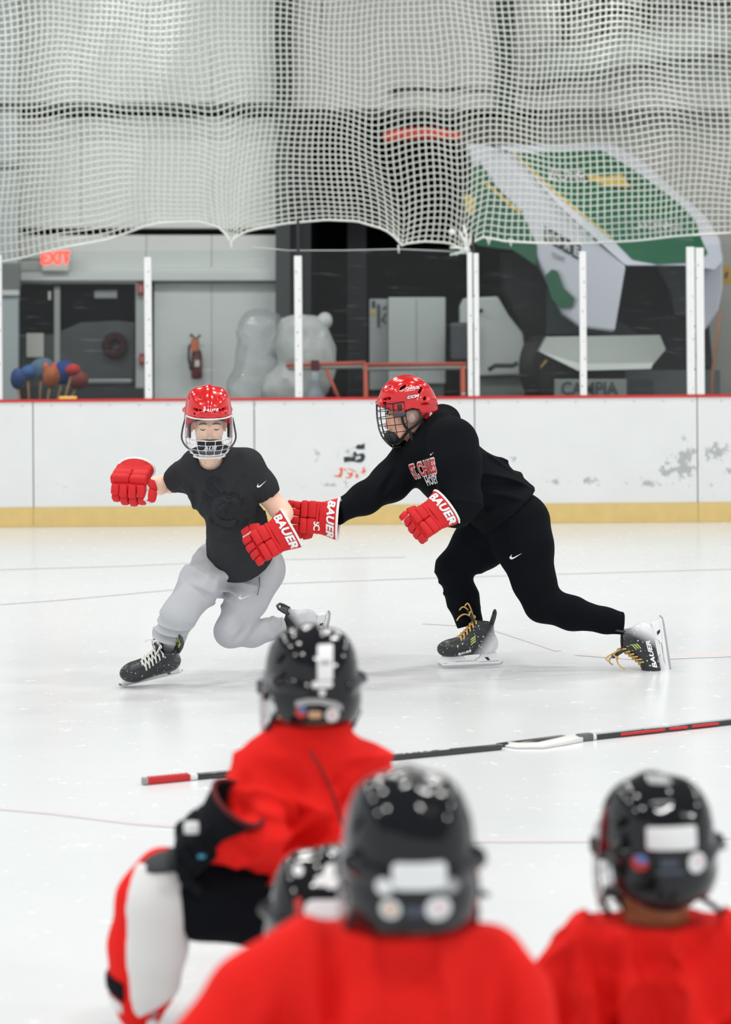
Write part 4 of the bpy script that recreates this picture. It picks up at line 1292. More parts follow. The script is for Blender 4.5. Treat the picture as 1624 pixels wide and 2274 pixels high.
def make_skate(root, M, boot_m, lace_m, s=1.0, word=None, laces=True, holder_m=None, loop=True, side=-1):
    """x to the toe, z up, blade bottom at z = 0"""
    T = M @ Matrix.Diagonal((s, s, s, 1))
    b = SDF((-.16, -.09, .03), (.21, .09, .30), .004)
    b.ell((.118, 0, .094), (.066, .046, .043), k=.03)
    b.cone((.10, .0, .092), (.0, 0, .098), .042, .044, .03, flat=((0, 0, 1), .95))
    b.cone((.06, 0, .112), (-.02, 0, .165), .036, .046, .035)
    b.ell((-.062, 0, .108), (.054, .041, .05), k=.03)
    b.cone((-.045, 0, .12), (-.048, 0, .222), .049, .052, .03, flat=((0, 1, 0), .84))
    b.cut((0, 0, .058), (-.02, 0, -1), k=.01)
    b.cut((-.02, 0, .222), (-.15, 0, 1), k=.004)
    b.cone((-.043, 0, .19), (-.046, 0, .30), .036, .043, .004, mode='s', flat=((0, 1, 0), .84))
    for a, c in (((.12, .05, .072), (-.1, .05, .086)), ((.12, -.05, .072), (-.1, -.05, .086))):
        b.cone(a, c, .004, .004, .004, mode='s')
    V, Q = b.mesh(1)
    V = V * s
    skate = obj('skate', V, Q, boot_m, root, M, local=True)
    # tongue
    mb = MB()
    mb.prism([(-.012, -.032, .20), (-.012, .032, .20), (.012, .036, .262), (.022, .026, .278), (.022, -.026, .278), (.012, -.036, .262)], (.010, 0, -.004))
    mb.xf(T).build('tongue', BLK, skate, M, bevel=.003)
    # tendon guard: a curved flap, open in its middle
    mb = MB()
    pts = [(-.088, -.030, .205), (-.100, -.030, .24), (-.105, -.024, .258), (-.106, 0, .268), (-.105, .024, .258), (-.100, .030, .24), (-.088, .030, .205)]
    mb.tube([Vector(p) for p in pts], .007, 6)
    mb.prism([(-.092, -.028, .20), (-.092, .028, .20), (-.103, .026, .25), (-.103, -.026, .25)], (.007, 0, .001))
    mb.xf(T).build('tendon_guard', mat('tendon_guard_grey', rgb(58, 62, 66), .5), skate, M)
    # blade holder: two towers and a rail, window left open between them
    hm = holder_m or mat('holder_white', (.82, .83, .83, 1), .4)
    mb = MB()
    w = .013
    for poly in ([(.155, .060), (.060, .060), (.046, .040), (.150, .020), (.172, .024), (.178, .040)], [(-.030, .062), (-.105, .066), (-.122, .020), (-.02, .020), (.0, .036), (-.018, .042)],
                 [(.172, .026), (.158, .014), (-.118, .012), (-.130, .022), (-.122, .030), (.15, .030)]):
        mb.prism([(x, -w, z) for x, z in poly], (0, 2 * w, 0))
    mb.xf(T).build('blade_holder', hm, skate, M, smooth=False, bevel=.003)
    mb = MB()
    poly = [(.182, .030), (.186, .022), (.176, .010), (.150, .002), (.10, 0), (-.09, 0), (-.122, .003), (-.137, .012), (-.136, .020), (-.12, .016), (.155, .016)]
    mb.prism([(x, -.002, z) for x, z in poly], (0, .004, 0))
    mb.xf(T).build('blade', STEEL, skate, M, smooth=False)
    MB().prism([(-.045, -w - .001, .046), (-.062, -w - .001, .046), (-.072, -w - .001, .030), (-.058, -w - .001, .030)], (0, 2 * w + .002, 0)).xf(T).build('trigger', BLK, skate, M, smooth=False)
    if laces:
        mb = MB()
        rows = [(.098 - .0150 * i, .126 + .0100 * i + .0006 * i * i, .026 + .0009 * i) for i in range(8)]
        for i, (x, z, w2) in enumerate(rows):
            for sg in (1, -1):
                if i + 1 < len(rows):
                    x2, z2, w3 = rows[i + 1]
                    mb.tube([(x, sg * (w2 + .010), z - .012), (x, sg * w2, z - .002), ((x + x2) / 2 + .003, 0, (z + z2) / 2 + .012), (x2, -sg * w3, z2 - .002), (x2, -sg * (w3 + .010), z2 - .014)], .0042, 5, flat=None)
        mb.xf(T).build('laces', lace_m, skate, M)
        if loop:
            mb = MB()
            c = Vector((rows[-1][0] + .006, 0, rows[-1][1] + .014))
            mb.sphere(c, .012, 8)
            for d in ((.02, .035, .03), (.05, -.02, .05), (.03, .01, .07), (.07, .03, .012)):
                d = Vector(d)
                mb.soft([c, c + d * .6 + Vector((0, 0, .012)), c + d, c + d * 1.15 + Vector((.008, 0, -.022))], .0038, 5)
            mb.xf(T).build('lace_bow', lace_m, skate, M)
    return skate

def helmet_shell(s, h=.004, zr=.148):
    """x to the face, z up; s = (half length, half width)"""
    a, w = s
    q = SDF((-a - .03, -w - .03, -.11), (a + .03, w + .03, zr + .03), h)
    q.ell((0, 0, 0), (a, w, zr), k=.0)
    q.ell((-.012, 0, -.035), (a * .985, w * 1.0, zr * .60), k=.04)
    # raised ridges: a broad keel and two side ribs
    q.ell((-.004, 0, .0), (a * .99, .050, zr * 1.008), k=.02)
    for sg in (1, -1):
        q.ell((-.01, sg * .012, .002), (a * .97, w * .80, zr * .975), Matrix.Rotation(sg * -.35, 3, 'X'), k=.012)
        q.cone((a * .86, sg * .058, .034), (-a * .5, sg * w * .99, .020), .012, .012, .012)
        q.cone((-a * .5, sg * w * .99, .020), (-a * .94, sg * .05, .0), .012, .014, .012)
    q.cone((a * .93, -.05, .036), (a * .93, .05, .036), .012, .012, .016)
    # lower edge: high over the brow, arched at the ear, low at the nape
    sl, X, Y, Z = q.win(q.lo, q.lo + q.h * q.n)
    zc = np.interp(X, [-a, -.085, -.06, -.045, -.01, .03, .045, .07, .1, a], [-.078, -.080, -.066, -.020, -.006, -.014, -.034, -.020, .008, .016]).astype(np.float32)
    q.f = np.maximum(q.f, (zc - Z) * .8)
    q.ell((0, 0, -.008), (a - .013, w - .013, zr - .013), k=.003, mode='s')
    # vents: slots carved through the shell
    for sg in (1, -1):
        for (x, y, z, lx, lz, rot) in ((a * .80, .052, .052, .012, .004, 0), (a * .68, .068, .054, .014, .0045, 0), (a * .74, .06, .036, .020, .004, 0), (.02, w * .82, .098, .018, .006, 30), (-.062, w * .86, .072, .016, .006, 50), (-.076, w * .84, .030, .010, .006, 40), (a * .60, .050, .104, .016, .005, 20)):
            R = (Matrix.Rotation(-sg * math.atan2(x, y) * 1.0, 3, 'Z') @ Matrix.Rotation(math.radians(0), 3, 'Y'))
            R = Matrix.Rotation(math.radians(rot), 3, 'Y')
            q.box((x, sg * y, z), (lx, .03 if x < .03 else .013, lz), R, r=.003, k=.002, mode='s')
    return q.mesh(1)

SHELLS = {}
def make_helmet(root, M, shell_m, s=(.142, .110), zr=.148, strap=True):
    key = (s, zr)
    if key not in SHELLS: SHELLS[key] = helmet_shell(s, zr=zr)
    V, Q = SHELLS[key]
    hel = obj('helmet', V.copy(), Q, shell_m, root, M, local=True)
    a, w = s
    ln = SDF((-a, -w, -.09), (a, w, zr), .006)
    ln.ell((0, 0, -.008), (a - .011, w - .011, zr - .011), k=0)
    ln.ell((.008, 0, -.03), (a - .030, w - .026, zr - .03), k=.006, mode='s')
    sl, X, Y, Z = ln.win(ln.lo, ln.lo + ln.h * ln.n)
    zc = np.interp(X, [-a, -.085, -.05, .03, .07, a], [-.074, -.070, -.02, -.02, -.012, .018]).astype(np.float32)
    ln.f = np.maximum(ln.f, (zc - Z) * .8)
    Vl, Ql = ln.mesh(1)
    obj('liner', Vl, Ql, mat('black_foam', (.012, .012, .013, 1), .9), hel, M, local=True)
    return hel

def cage_pt(ph, z, s, zr=1.0):
    """surface of a face cage: ph in degrees from the nose, z in metres"""
    a, w = s
    k = float(np.interp(z, [-.19, -.165, -.13, -.09, -.03, .04], [.56, .78, .95, 1.03, 1.04, .97]))
    p = math.radians(ph)
    return Vector((.035 + (a - .030) * k * max(0, math.cos(p)) ** .8 * 1.02 - .03 * (abs(ph) / 90) ** 2, (w * 1.02) * (.35 + .65 * k) * math.sin(p), z))

def make_cage(hel, M, s, m, r=.0021, phs=None, zs_=None, name='cage'):
    phs = phs or [-84, -62, -42, -24, -8, 8, 24, 42, 62, 84]
    zs_ = zs_ or [.030, -.004, -.040, -.076, -.112, -.145, -.170, -.188]
    mb = MB()
    for z in zs_:
        lim = 84 if z > -.12 else (70 if z > -.16 else 55)
        mb.tube([cage_pt(p, z, s) for p in np.linspace(-lim, lim, 21)], r * (1.5 if z in (zs_[0], zs_[-1]) else 1), 5)
    for p in phs:
        zz_ = np.linspace(zs_[0], zs_[-1] if abs(p) < 50 else (-.145 if abs(p) < 70 else -.112), 14)
        mb.tube([cage_pt(p * (1 if z > -.12 else 1 - (-.12 - z) * 3.5), z, s) for z in zz_], r, 5)
    mb.xf(M)
    return mb.build(name, m, hel, M)

def strap_pts(M, pts): return [M @ Vector(p) for p in pts]

def add_head(s, M, jaw=1.0):
    """skull, face, ears and neck root in a skin field; M places the head frame (x to the face, z up, origin between the ears)"""
    R = M.to_3x3()
    p = lambda x, y, z: M @ Vector((x, y, z))
    s.ell(p(-.012, 0, .022), (.096, .076, .098), R, k=.02)
    s.ell(p(.040, 0, -.045), (.056, .060, .080), R, k=.03)
    s.cone(p(.052, .030, -.095), p(.076, .0, -.120), .030, .026, .025)
    s.cone(p(.052, -.030, -.095), p(.076, .0, -.120), .030, .026, .025)
    for g in (1, -1):
        s.ell(p(.066, g * .038, -.040), (.024, .026, .022), R, k=.022)      # cheekbone
        s.ell(p(.090, g * .031, -.004), (.012, .022, .008), R, k=.014)      # brow ridge
        s.ell(p(.101, g * .031, -.021), (.016, .017, .011), R, k=.012, mode='s')   # eye socket
        s.ell(p(.086, g * .031, -.0205), (.013, .0155, .0085), R, k=.005)      # lids
        s.ell(p(.084 - .09, g * .078, -.028), (.018, .009, .030), R, k=.008)        # ear
        s.ell(p(.086 - .088, g * .088, -.028), (.008, .006, .016), R, k=.006, mode='s')
        s.ell(p(.098, g * .012, -.061), (.010, .008, .008), R, k=.008)      # nostril wing
    s.cone(p(.095, 0, -.016), p(.112, 0, -.056), .009, .012, .012)           # nose
    s.ell(p(.092, 0, -.088), (.012, .024, .006), R, k=.008)                 # upper lip
    s.ell(p(.089, 0, -.101), (.012, .020, .007), R, k=.008)                 # lower lip
    s.ell(p(.100, 0, -.094), (.012, .021, .0026), R, k=.004, mode='s')      # mouth line
    s.ell(p(.082, 0, -.124), (.018, .022, .016), R, k=.016)                 # chin
    return s

def eyes(root, M, body, look=(0, 0), lid=.0):
    for g in (1, -1):
        c = M @ Vector((.0850, g * .031, -.0235))
        o = MB().sphere(c, .0118, 12).build('eye', mat('eye_white', (.78, .76, .74, 1), .25), root)
        d = (M.to_3x3() @ Vector((1, look[0], look[1]))).normalized()
        MB().sphere(c + d * .0074, .0052, 8).build('iris', mat('iris_brown', (.03, .02, .015, 1), .2), o)
        mb = MB()
        mb.tube([M @ Vector((.1005 - .007 * abs(t - .3) * (1 if t > 0 else .5), g * (.032 + t * .018), .0045 - .004 * t * t)) for t in (-1, -.5, 0, .5, 1)], .0030, 6)
        mb.build('eyebrow', mat('brow_hair', (.10, .065, .045, 1), .8), root)

# ------------------------------------------------------------------ cloth, skin and gear colours
def skin_material(name, base, flush):
    m = mat(name, base, .5, bump=.06, bscale=180, var=.06, vscale=30)
    m.node_tree.nodes['Principled BSDF'].inputs['Subsurface Weight'].default_value = .12
    m.node_tree.nodes['Principled BSDF'].inputs['Subsurface Radius'].default_value = (.012, .005, .003)
    return m
SKIN1 = skin_material('fair_skin', rgb(250, 208, 184), None)
SKIN2 = skin_material('rosy_skin', rgb(240, 184, 158), None)
SKIN3 = skin_material('brown_skin', rgb(158, 100, 62), None)
TEE = mat('charcoal_cotton', rgb(47, 49, 52), .85, bump=.15, bscale=260, var=.10, vscale=120, spec=.15)
SWEAT = mat('grey_fleece', rgb(184, 186, 190), .9, bump=.15, bscale=260, var=.06, vscale=180, spec=.15)
HOODIE = mat('black_fleece', rgb(16, 19, 23), .88, bump=.15, bscale=240, var=.12, vscale=100, spec=.08)
PANT = mat('black_jersey', rgb(12, 15, 20), .86, bump=.12, bscale=240, var=.12, vscale=100, spec=.08)
REDG = mat('red_glove_fabric', rgb(208, 20, 28), .7, bump=.12, bscale=300, var=.05, vscale=60)
PALM = mat('white_glove_palm', rgb(222, 220, 214), .75, var=.18, vscale=40)
TRIM = mat('white_trim', rgb(234, 234, 232), .7)
REDH = mat('red_gloss_shell', rgb(206, 20, 24), .2, coat=.6, ior=1.45)
LACEW = mat('white_lace', rgb(224, 224, 216), .8, bump=.2, bscale=400)
LACEY = mat('yellow_lace', rgb(214, 176, 104), .8, bump=.2, bscale=400)
def boot_material(name, fade_x, fade_w, snow=0.0):
    """black boot fading to pearl white at the heel, as dyed"""
    m = bpy.data.materials.new(name); m.use_nodes = True
    nt = m.node_tree; N = nt.nodes; L = nt.links
    b = N['Principled BSDF']; b.inputs['Roughness'].default_value = .35
    tc = N.new('ShaderNodeTexCoord'); sp = N.new('ShaderNodeSeparateXYZ'); L.new(tc.outputs['Object'], sp.inputs[0])
    a = N.new('ShaderNodeMath'); a.operation = 'MULTIPLY_ADD'; a.inputs[1].default_value = .75; L.new(sp.outputs[2], a.inputs[0]); L.new(sp.outputs[0], a.inputs[2])
    mr = N.new('ShaderNodeMapRange'); L.new(a.outputs[0], mr.inputs[0])
    mr.inputs[1].default_value = fade_x; mr.inputs[2].default_value = fade_x + fade_w; mr.inputs[3].default_value = 1; mr.inputs[4].default_value = 0
    mx = N.new('ShaderNodeMix'); mx.data_type = 'RGBA'
    mx.inputs[6].default_value = (.016, .018, .02, 1); mx.inputs[7].default_value = (.70, .71, .73, 1)
    L.new(mr.outputs[0], mx.inputs[0])
    n = N.new('ShaderNodeTexNoise'); n.inputs['Scale'].default_value = 95; n.inputs['Detail'].default_value = 2; L.new(tc.outputs['Object'], n.inputs['Vector'])
    rp = N.new('ShaderNodeValToRGB'); rp.color_ramp.elements[0].position = .70 - snow * .06; rp.color_ramp.elements[1].position = .74 - snow * .06
    L.new(n.outputs['Fac'], rp.inputs['Fac'])
    m2 = N.new('ShaderNodeMix'); m2.data_type = 'RGBA'; m2.inputs[7].default_value = (.8, .82, .83, 1)
    L.new(rp.outputs['Color'], m2.inputs[0]); L.new(mx.outputs[2], m2.inputs[6]); L.new(m2.outputs[2], b.inputs['Base Color'])
    return m
BOOT_FADE = boot_material('fading_boot', .0, .07, .55)
BOOT_BLACK = boot_material('black_boot', -.06, .04, .4)
VISOR = clear_material('clear_visor', (1, 1, 1, 1), .012, .8)
CLEARP = clear_material('clear_ear_guard', (.96, .97, .98, 1), .07, 1.0)
CHROME = mat('chrome_wire', (.74, .76, .80, 1), .18, .9)
CAGEB = mat('black_wire', (.02, .022, .028, 1), .3, .6)
LIME = mat('lime_print', rgb(190, 204, 96), .5)

# ================================================================== person 1: grey T-shirt, clear half-shield
D1 = 11.5
def A(px, py, dd=0.0): return P(px, py, D1 + dd)
K1 = D1 / F                                                  # metres per pixel here
p1 = thing('person', (A(330, 1525).x, D1, 0), 'person in charcoal T-shirt and grey sweatpants, red helmet with clear shield, skating left', 'person')
head1 = frame((.13, -1, -.17), (.02, -.17, 1), A(463, 925, -.16))
face1 = head1 @ Matrix.Translation((0, 0, -.018))
# --- skin: head, neck, trunk core and both arms as one surface
pts = [A(300, 850, -.3), A(690, 1260, .5)]
s = SDF.around(pts, .05, .0045)
add_head(s, face1)
neck_top = face1 @ Vector((-.015, 0, -.07))
s.cone(neck_top, A(470, 1030, -.03), .052, .056, .03)
s.chain([A(472, 1035, -.02), A(490, 1090, .04), A(520, 1190, .17)], [.07, .10, .09], .04)
sh_r, el_r, wr_r = A(432, 1045, .02), A(376, 1073, .18), A(304, 1083, .05)
s.chain([A(470, 1050, 0), sh_r, el_r, wr_r], [.06, .055, .043, .036], .03)
s.ell(A(354, 1080, .10), (.046, .044, .042), k=.03)
sh_l, el_l, wr_l = A(556, 1048, .02), A(630, 1140, .06), A(622, 1184, -.15)
s.chain([A(500, 1050, 0), sh_l, A(592, 1098, .04), el_l, wr_l], [.06, .055, .046, .040, .038], .03)
s.ell(A(618, 1128, .05), (.046, .044, .048), k=.03)
body1 = s.build('body', SKIN1, p1)
eyes(p1, face1, body1, (0, -.35))
# lowered upper lids
for g in (1, -1):
    MB().tube([face1 @ Vector((.0985 - .009 * t * t, g * (.031 + .0135 * t), -.0225 - .003 * (1 - t * t))) for t in (-1, -.5, 0, .5, 1)], .0022, 5).build('eyelash_line', mat('lash', (.05, .035, .03, 1), .8), p1)
# --- the hips, shared by sweatpants and the shirt that drapes over them
hip_r, hip_l = A(490, 1240, .22), A(576, 1265, .24)
kn_r, an_r = A(397, 1366, -.06), A(371, 1462, .02)
kn_l, an_l = A(512, 1402, .10), A(632, 1391, .36)
def legs1(s, g, k):
    s.cone(A(512, 1210, .2), A(568, 1235, .24), .098 + g, .096 + g, k)
    s.cone(A(526, 1252, .22) if g else hip_r, hip_l, .116 + g, .108 + g, k)
    s.chain([hip_l, A(566, 1285, .22)], [.108 + g, .102 + g], k)
# --- T-shirt
s = SDF.around([A(360, 990, -.2), A(640, 1290, .5)], .06, .0048)
tx = Vector((1, 0, 0))
ax = (A(548, 1245, .24) - A(485, 1030, -.02)).normalized()
yax = Vector((0, 1, 0)); yax = (yax - ax * yax.dot(ax)).normalized()
s.chain([A(492, 1055, .0), A(505, 1090, .03), A(530, 1175, .16), A(545, 1240, .24), A(556, 1300, .30)], [.132, .148, .132, .150, .152], .05, flat=(yax, .86))
s.cone(A(438, 1032, .0), A(548, 1032, .0), .062, .068, .06)
s.cone(A(470, 1000, -.06), A(478, 1045, -.01), .058, .10, .05)
s.chain([A(440, 1036, .0), A(405, 1058, .08), A(372, 1076, .15)], [.078, .062, .055], .055)
s.cone(A(432, 1076, .03), A(448, 1106, .04), .045, .055, .04)
s.chain([A(548, 1036, .0), A(580, 1080, .03), A(600, 1116, .05)], [.082, .072, .066], .035)
legs1(s, .012, .05)
s.chain([A(520, 1190, .10), A(545, 1245, .15), A(556, 1300, .17)], [.115, .125, .125], .05)
s.ell(A(512, 1226, .07), (.075, .10, .09), k=.05)
s.crease(A(540, 1060), A(500, 1150), .016, .010)
s.crease(A(575, 1120), A(520, 1190), .016, .010)
s.crease(A(480, 1190), A(560, 1215), .014, .009)
s.folds(.016, 40, 11, A(500, 1150, .1), .34, [(1, .2, .55), (.8, 0, -.7)])
s.folds(.010, 50, 12, A(420, 1080, .05), .16, [(.8, 0, .6)])
s.folds(.010, 46, 13, A(575, 1090, .02), .18, [(.6, 0, .8)])
s.folds(.010, 40, 14, A(530, 1250, .2), .2, [(1, 0, .25)])
s.cut(A(545, 1240, .24) - ax * .050, ax + Vector((.12, .22, .0)), .004)
s.cut(A(383, 1067, .13), (A(372, 1076, .15) - A(420, 1050, .06)), .003, (A(352, 1083, .17), .105))
s.cut(A(590, 1097, .04), (A(606, 1126, .05) - A(560, 1048, .0)), .003, (A(614, 1140, .06), .115))
s.cut(A(468, 1018, -.10), Vector((-.05, -.62, .8)), .004, (A(463, 985, -.12), .135))
s.ell(A(467, 1016, -.09), (.062, .09, .058), k=.01, mode='s')
tee = s.build('t_shirt', TEE, p1)
print_on('swoosh', swoosh(.052), tee, A(581, 1077, -.1), (1, 0, .28), (-.28, 0, 1), WHT, p1, off=.002)
TONE = mat('tonal_print', rgb(41, 43, 46), .8, spec=.1)
TONE2 = mat('tonal_print_edge', rgb(50, 52, 55), .85, spec=.1)
slant = ((.82, .0, -.18), (.25, 0, 1))
for ch, x, y, sz, mm, of in (('S', 468, 1092, .17, TONE, .003), ('C', 492, 1140, .25, TONE, .003), ('C', 492, 1140, .205, TONE2, .0045)):
    print_on('letter', text_mesh(ch, sz, .024 if of < .003 else .006, .05, 1, 1), tee, A(x, y, -.15), slant[0], slant[1], mm, p1, off=of, cuts=3, reach=.4)
MB().tube([A(447, 1000, -.10), A(456, 1028, -.135), A(464, 1038, -.145), A(474, 1030, -.14), A(492, 1006, -.11)], .0016, 5).build('necklace', mat('silver_chain', (.8, .78, .72, 1), .25, .9), p1)
# --- sweatpants
s = SDF.around([A(330, 1190, -.2), A(660, 1470, .7)], .06, .0052)
legs1(s, 0, .05)
s.chain([hip_r, A(452, 1290, .09), kn_r, A(376, 1415, -.02), an_r], [.116, .106, .076, .066, .050], .05)
s.chain([hip_l, A(548, 1330, .18), kn_l], [.108, .096, .072], .05)
s.chain([kn_l, A(560, 1404, .2), an_l], [.076, .068, .050], .03)
s.folds(.024, 30, 21, A(490, 1260, .1), .26, [(.7, 0, .7), (1, 0, -.3)])
s.folds(.022, 38, 22, A(385, 1410, 0), .2, [(.3, 0, 1)])
s.folds(.024, 36, 23, A(545, 1400, .15), .18, [(.8, 0, .6)])
s.folds(.018, 42, 24, A(600, 1395, .3), .16, [(1, 0, .2)])
s.cut(A(371, 1458, .02), (an_r - A(376, 1415, -.02)), .004, (an_r, .13))
s.cut(A(620, 1393, .34), (an_l - A(560, 1404, .2)), .004, (an_l, .12))
s.cut(A(545, 1225, .2) - ax * .03, -ax, .004, (A(530, 1190, .2), .30))
s.crease(A(480, 1330), A(420, 1300), .016, .012)
s.crease(A(548, 1390), A(520, 1425), .014, .012)
s.crease(A(575, 1385), A(545, 1435), .014, .010)
s.crease(A(500, 1290), A(478, 1340), .016, .012)
s.crease(A(352, 1410), A(395, 1425), .012, .008)
pants1 = s.build('sweatpants', SWEAT, p1)
print_on('swoosh', swoosh(.06), pants1, A(540, 1335, -.1), (1, 0, -.06), (.1, 0, 1), WHT, p1, off=.002, reach=.4)
MB().tube([A(576, 1281, .09), A(577, 1300, .08), A(572, 1322, .075)], .003, 5).build('pocket_seam', mat('seam_grey_cloth', rgb(120, 122, 126), .9), p1)
# --- helmet, hybrid shield
hel1 = make_helmet(p1, head1, REDH, (.138, .106), .146)
a, w = .138, .106
mb = MB()
rows = [.012, -.012, -.036, -.060, -.084]
phs = np.linspace(-78, 78, 27)
V = [cage_pt(p, z, (a, w)) for z in rows for p in phs]
Fc = [(i * 27 + k, i * 27 + k + 1, (i + 1) * 27 + k + 1, (i + 1) * 27 + k) for i in range(len(rows) - 1) for k in range(26)]
vis = MB().add(V, Fc).xf(head1).build('visor', VISOR, hel1, head1)
make_cage(hel1, head1, (a, w), CHROME, .0019, [-58, -34, -12, 12, 34, 58], [-.086, -.110, -.134, -.158], 'lower_cage')
mb = MB()
mb.tube([cage_pt(p, .016, (a, w)) for p in phs], .004, 6)
for sg in (1, -1):
    mb.tube([cage_pt(sg * 80, z, (a, w)) for z in np.linspace(.016, -.12, 9)] + [cage_pt(sg * (80 - 10 * i), -.125 - .012 * i, (a, w)) for i in range(1, 6)], .0035, 6)
mb.tube([cage_pt(p, -.172, (a, w)) for p in np.linspace(-55, 55, 13)], .005, 6)
mb.xf(head1).build('shield_rim', mat('clear_rim', (.78, .80, .84, 1), .15, coat=1), hel1, head1)
s = SDF((.02, -.08, -.19), (.17, .08, -.06), .004)
s.ell((.075, 0, -.118), (.042, .060, .036), k=0)
s.ell((.05, 0, -.10), (.045, .045, .036), k=.01, mode='s')
Vl, Ql = s.mesh(1)
cup = obj('chin_cup', Vl, Ql, BLK, hel1, head1, local=True)
s = SDF((.02, -.09, -.20), (.17, .09, -.10), .004)
s.ell((.072, 0, -.148), (.050, .066, .018), k=0)
Vl, Ql = s.mesh(1)
obj('chin_pad', Vl, Ql, mat('chin_pad_grey', rgb(84, 88, 92), .6), hel1, head1, local=True)
local_print('lettering', text_mesh('ЭUE'.replace('Э', 'A'), .026, .0012, .25, 1.1, 1.1), cup, head1, (.12, 0, -.128), (0, 1, 0), (0, 0, 1), WHT, hel1, off=.002, reach=.06)
for g in (1, -1):
    MB().rbox((.132, g * .020, .040), (.012, .013, .030), .005, n=2).xf(head1).build('shield_clip', BLK, hel1, head1)
    MB().soft([(.035, g * .110, -.0), (.02, g * .122, -.055), (.035, g * .125, -.10), (.06, g * .10, -.135), (.085, g * .055, -.15)], .0042, 6).xf(head1).build('chin_strap', mat('strap_grey', rgb(70, 72, 76), .7), hel1, head1)
    MB().rbox((.055, g * .090, -.045), (.030, .012, .085), .005, n=2).xf(head1).build('temple_pad', mat('black_foam', (.012, .012, .013, 1), .9), hel1, head1)
    MB().rbox((.062, g * .100, -.050), (.012, .006, .075), .003, n=2).xf(head1).build('side_tab', REDH, hel1, head1)
local_print('lettering', text_mesh('BAUER', .017, .0003, .3, 1.1, 1.3), hel1, head1, (.16, .002, .056), (0, 1, 0), (0, 0, 1), WHT, hel1, off=.0018, cuts=3, reach=.08)
# --- gloves
gm = frame((-.16, -.84, -.50), (-.05, -.50, .84), A(292, 1070, -.06))
make_glove(p1, gm, +1, REDG, PALM, TRIM, None, (50, 75, 60), 1.14, 20, cuff=.55)
gm = frame((-.86, -.12, -.48), (-.12, -1, .12), A(592, 1205, -.20))
make_glove(p1, gm, -1, REDG, PALM, TRIM, 'BAUER', (34, 58, 48), 1.02, 22, wordsize=.050)
# --- skates
sk = frame((-.90, -.36, -.16), (.20, -.66, .72), A(345, 1502, .02))
def seat_on_ice(M, o):
    zmin = min((M @ v.co).z for c in o.children for v in c.data.vertices if c.name.startswith('blade'))
    o.matrix_basis = Matrix.Translation((0, 0, .002 - zmin)) @ o.matrix_basis
s1 = make_skate(p1, sk, BOOT_BLACK, LACEW)
seat_on_ice(sk, s1)
S1 = world_of(s1)
MB().prism([(-.0915, -.020, .222), (-.0915, .020, .222), (-.0975, .020, .252), (-.0975, -.020, .252)], (.002, 0, 0)).xf(S1).build('yellow_tag', LIME, s1, S1, smooth=False)
VF = text_mesh('X', .034, .002)
obj('lettering', [S1 @ Vector((-.0925 - (.237 + v.y - .222) * .18 + .006, v.x, .237 + v.y)) for v in VF[0]], VF[1], BLK, s1, smooth=False)
sk = frame((-.20, .40, -.89), (-.99, .05, .04), A(726, 1410, .44))
make_skate(p1, sk, boot_material('white_heel_boot', .03, .05), LACEW, loop=False)

# ================================================================== person 2: black hoodie, wire cage
D2 = 12.0
def C(px, py, dd=0.0): return P(px, py, D2 + dd)
p2 = thing('person', (C(1050, 1485).x, D2, 0), 'person in black hoodie and pants, red caged helmet, lunging with one arm stretched out', 'person')
head2 = frame((-1, -.16, -.14), (-.14, -.03, 1), C(903, 902, -.05))
face2 = head2 @ Matrix.Translation((0, 0, -.028))
s = SDF.around([C(840, 830, -.2), C(1010, 1080, .15)], .06, .004)
add_head(s, face2)
s.cone(face2 @ Vector((-.02, 0, -.07)), C(938, 998, 0), .054, .062, .03)
s.chain([C(938, 998, 0), C(985, 1040, 0)], [.065, .09], .03)
body2 = s.build('body', SKIN2, p2)
eyes(p2, face2, body2, (.2, .0))
# --- hoodie
s = SDF.around([C(740, 900, -.5), C(1220, 1190, .25)], .07, .0056)
lat = Vector((.45, -.88, 0)).normalized()
s.chain([C(962, 1012, -.04), C(1000, 1042, -.02), C(1080, 1090, 0), C(1130, 1128, .02), C(1150, 1148, .02)], [.150, .166, .160, .152, .146], .05, flat=((.3, 1, 0), 1.14))
s.chain([C(1003, 985, -.2), C(1012, 1030, -.25)], [.115, .125], .05)
s.chain([C(1012, 1030, -.25), C(1026, 1110, -.31), C(1014, 1132, -.33), C(966, 1142, -.36)], [.116, .094, .082, .054], .04)
s.cone(C(930, 995, .06), C(1005, 985, -.2), .10, .115, .06)
s.chain([C(925, 1010, .06), C(868, 1070, -.05), C(810, 1107, -.2), C(742, 1141, -.33), C(720, 1148, -.36)], [.112, .092, .072, .051, .046], .045)
# hood bunched behind the neck and the collar around it
s.chain([C(948, 985, -.10), C(975, 950, -.08), C(985, 935, .02)], [.060, .075, .075], .04)
s.chain([C(985, 935, .02), C(968, 950, .12), C(930, 985, .12), C(908, 1005, .04)], [.072, .07, .06, .05], .04)
s.cone(C(908, 1005, .04), C(940, 998, -.12), .05, .055, .04)
s.ell(C(1000, 952, -.03), (.06, .09, .055), k=.04)
s.cone(C(920, 982, -.01), C(884, 900, -.05), .082, .10, .008, mode='s')
s.folds(.026, 27, 31, C(1130, 1070, -.05), .34, [(.2, 0, 1), (.6, .2, .8)])
s.folds(.022, 32, 32, C(1020, 1120, -.3), .2, [(.4, 0, .9)])
s.folds(.020, 36, 33, C(880, 1060, -.05), .22, [(.7, 0, .7)])
s.folds(.010, 34, 34, C(980, 960, 0), .18, [(.7, 0, .7)])
s.ell(C(1145, 1160, 0), (.172, .178, .157), k=.04)
s.chain([C(1150, 1165, -.06), C(1166, 1215, -.10)], [.159, .140], .05)
hax = (C(1160, 1160, .02) - C(1000, 1042, 0)).normalized()
s.cut(C(1112, 1150, .02), hax + Vector((0, 0, -.35)), .006, (C(1175, 1190, .02), .36))
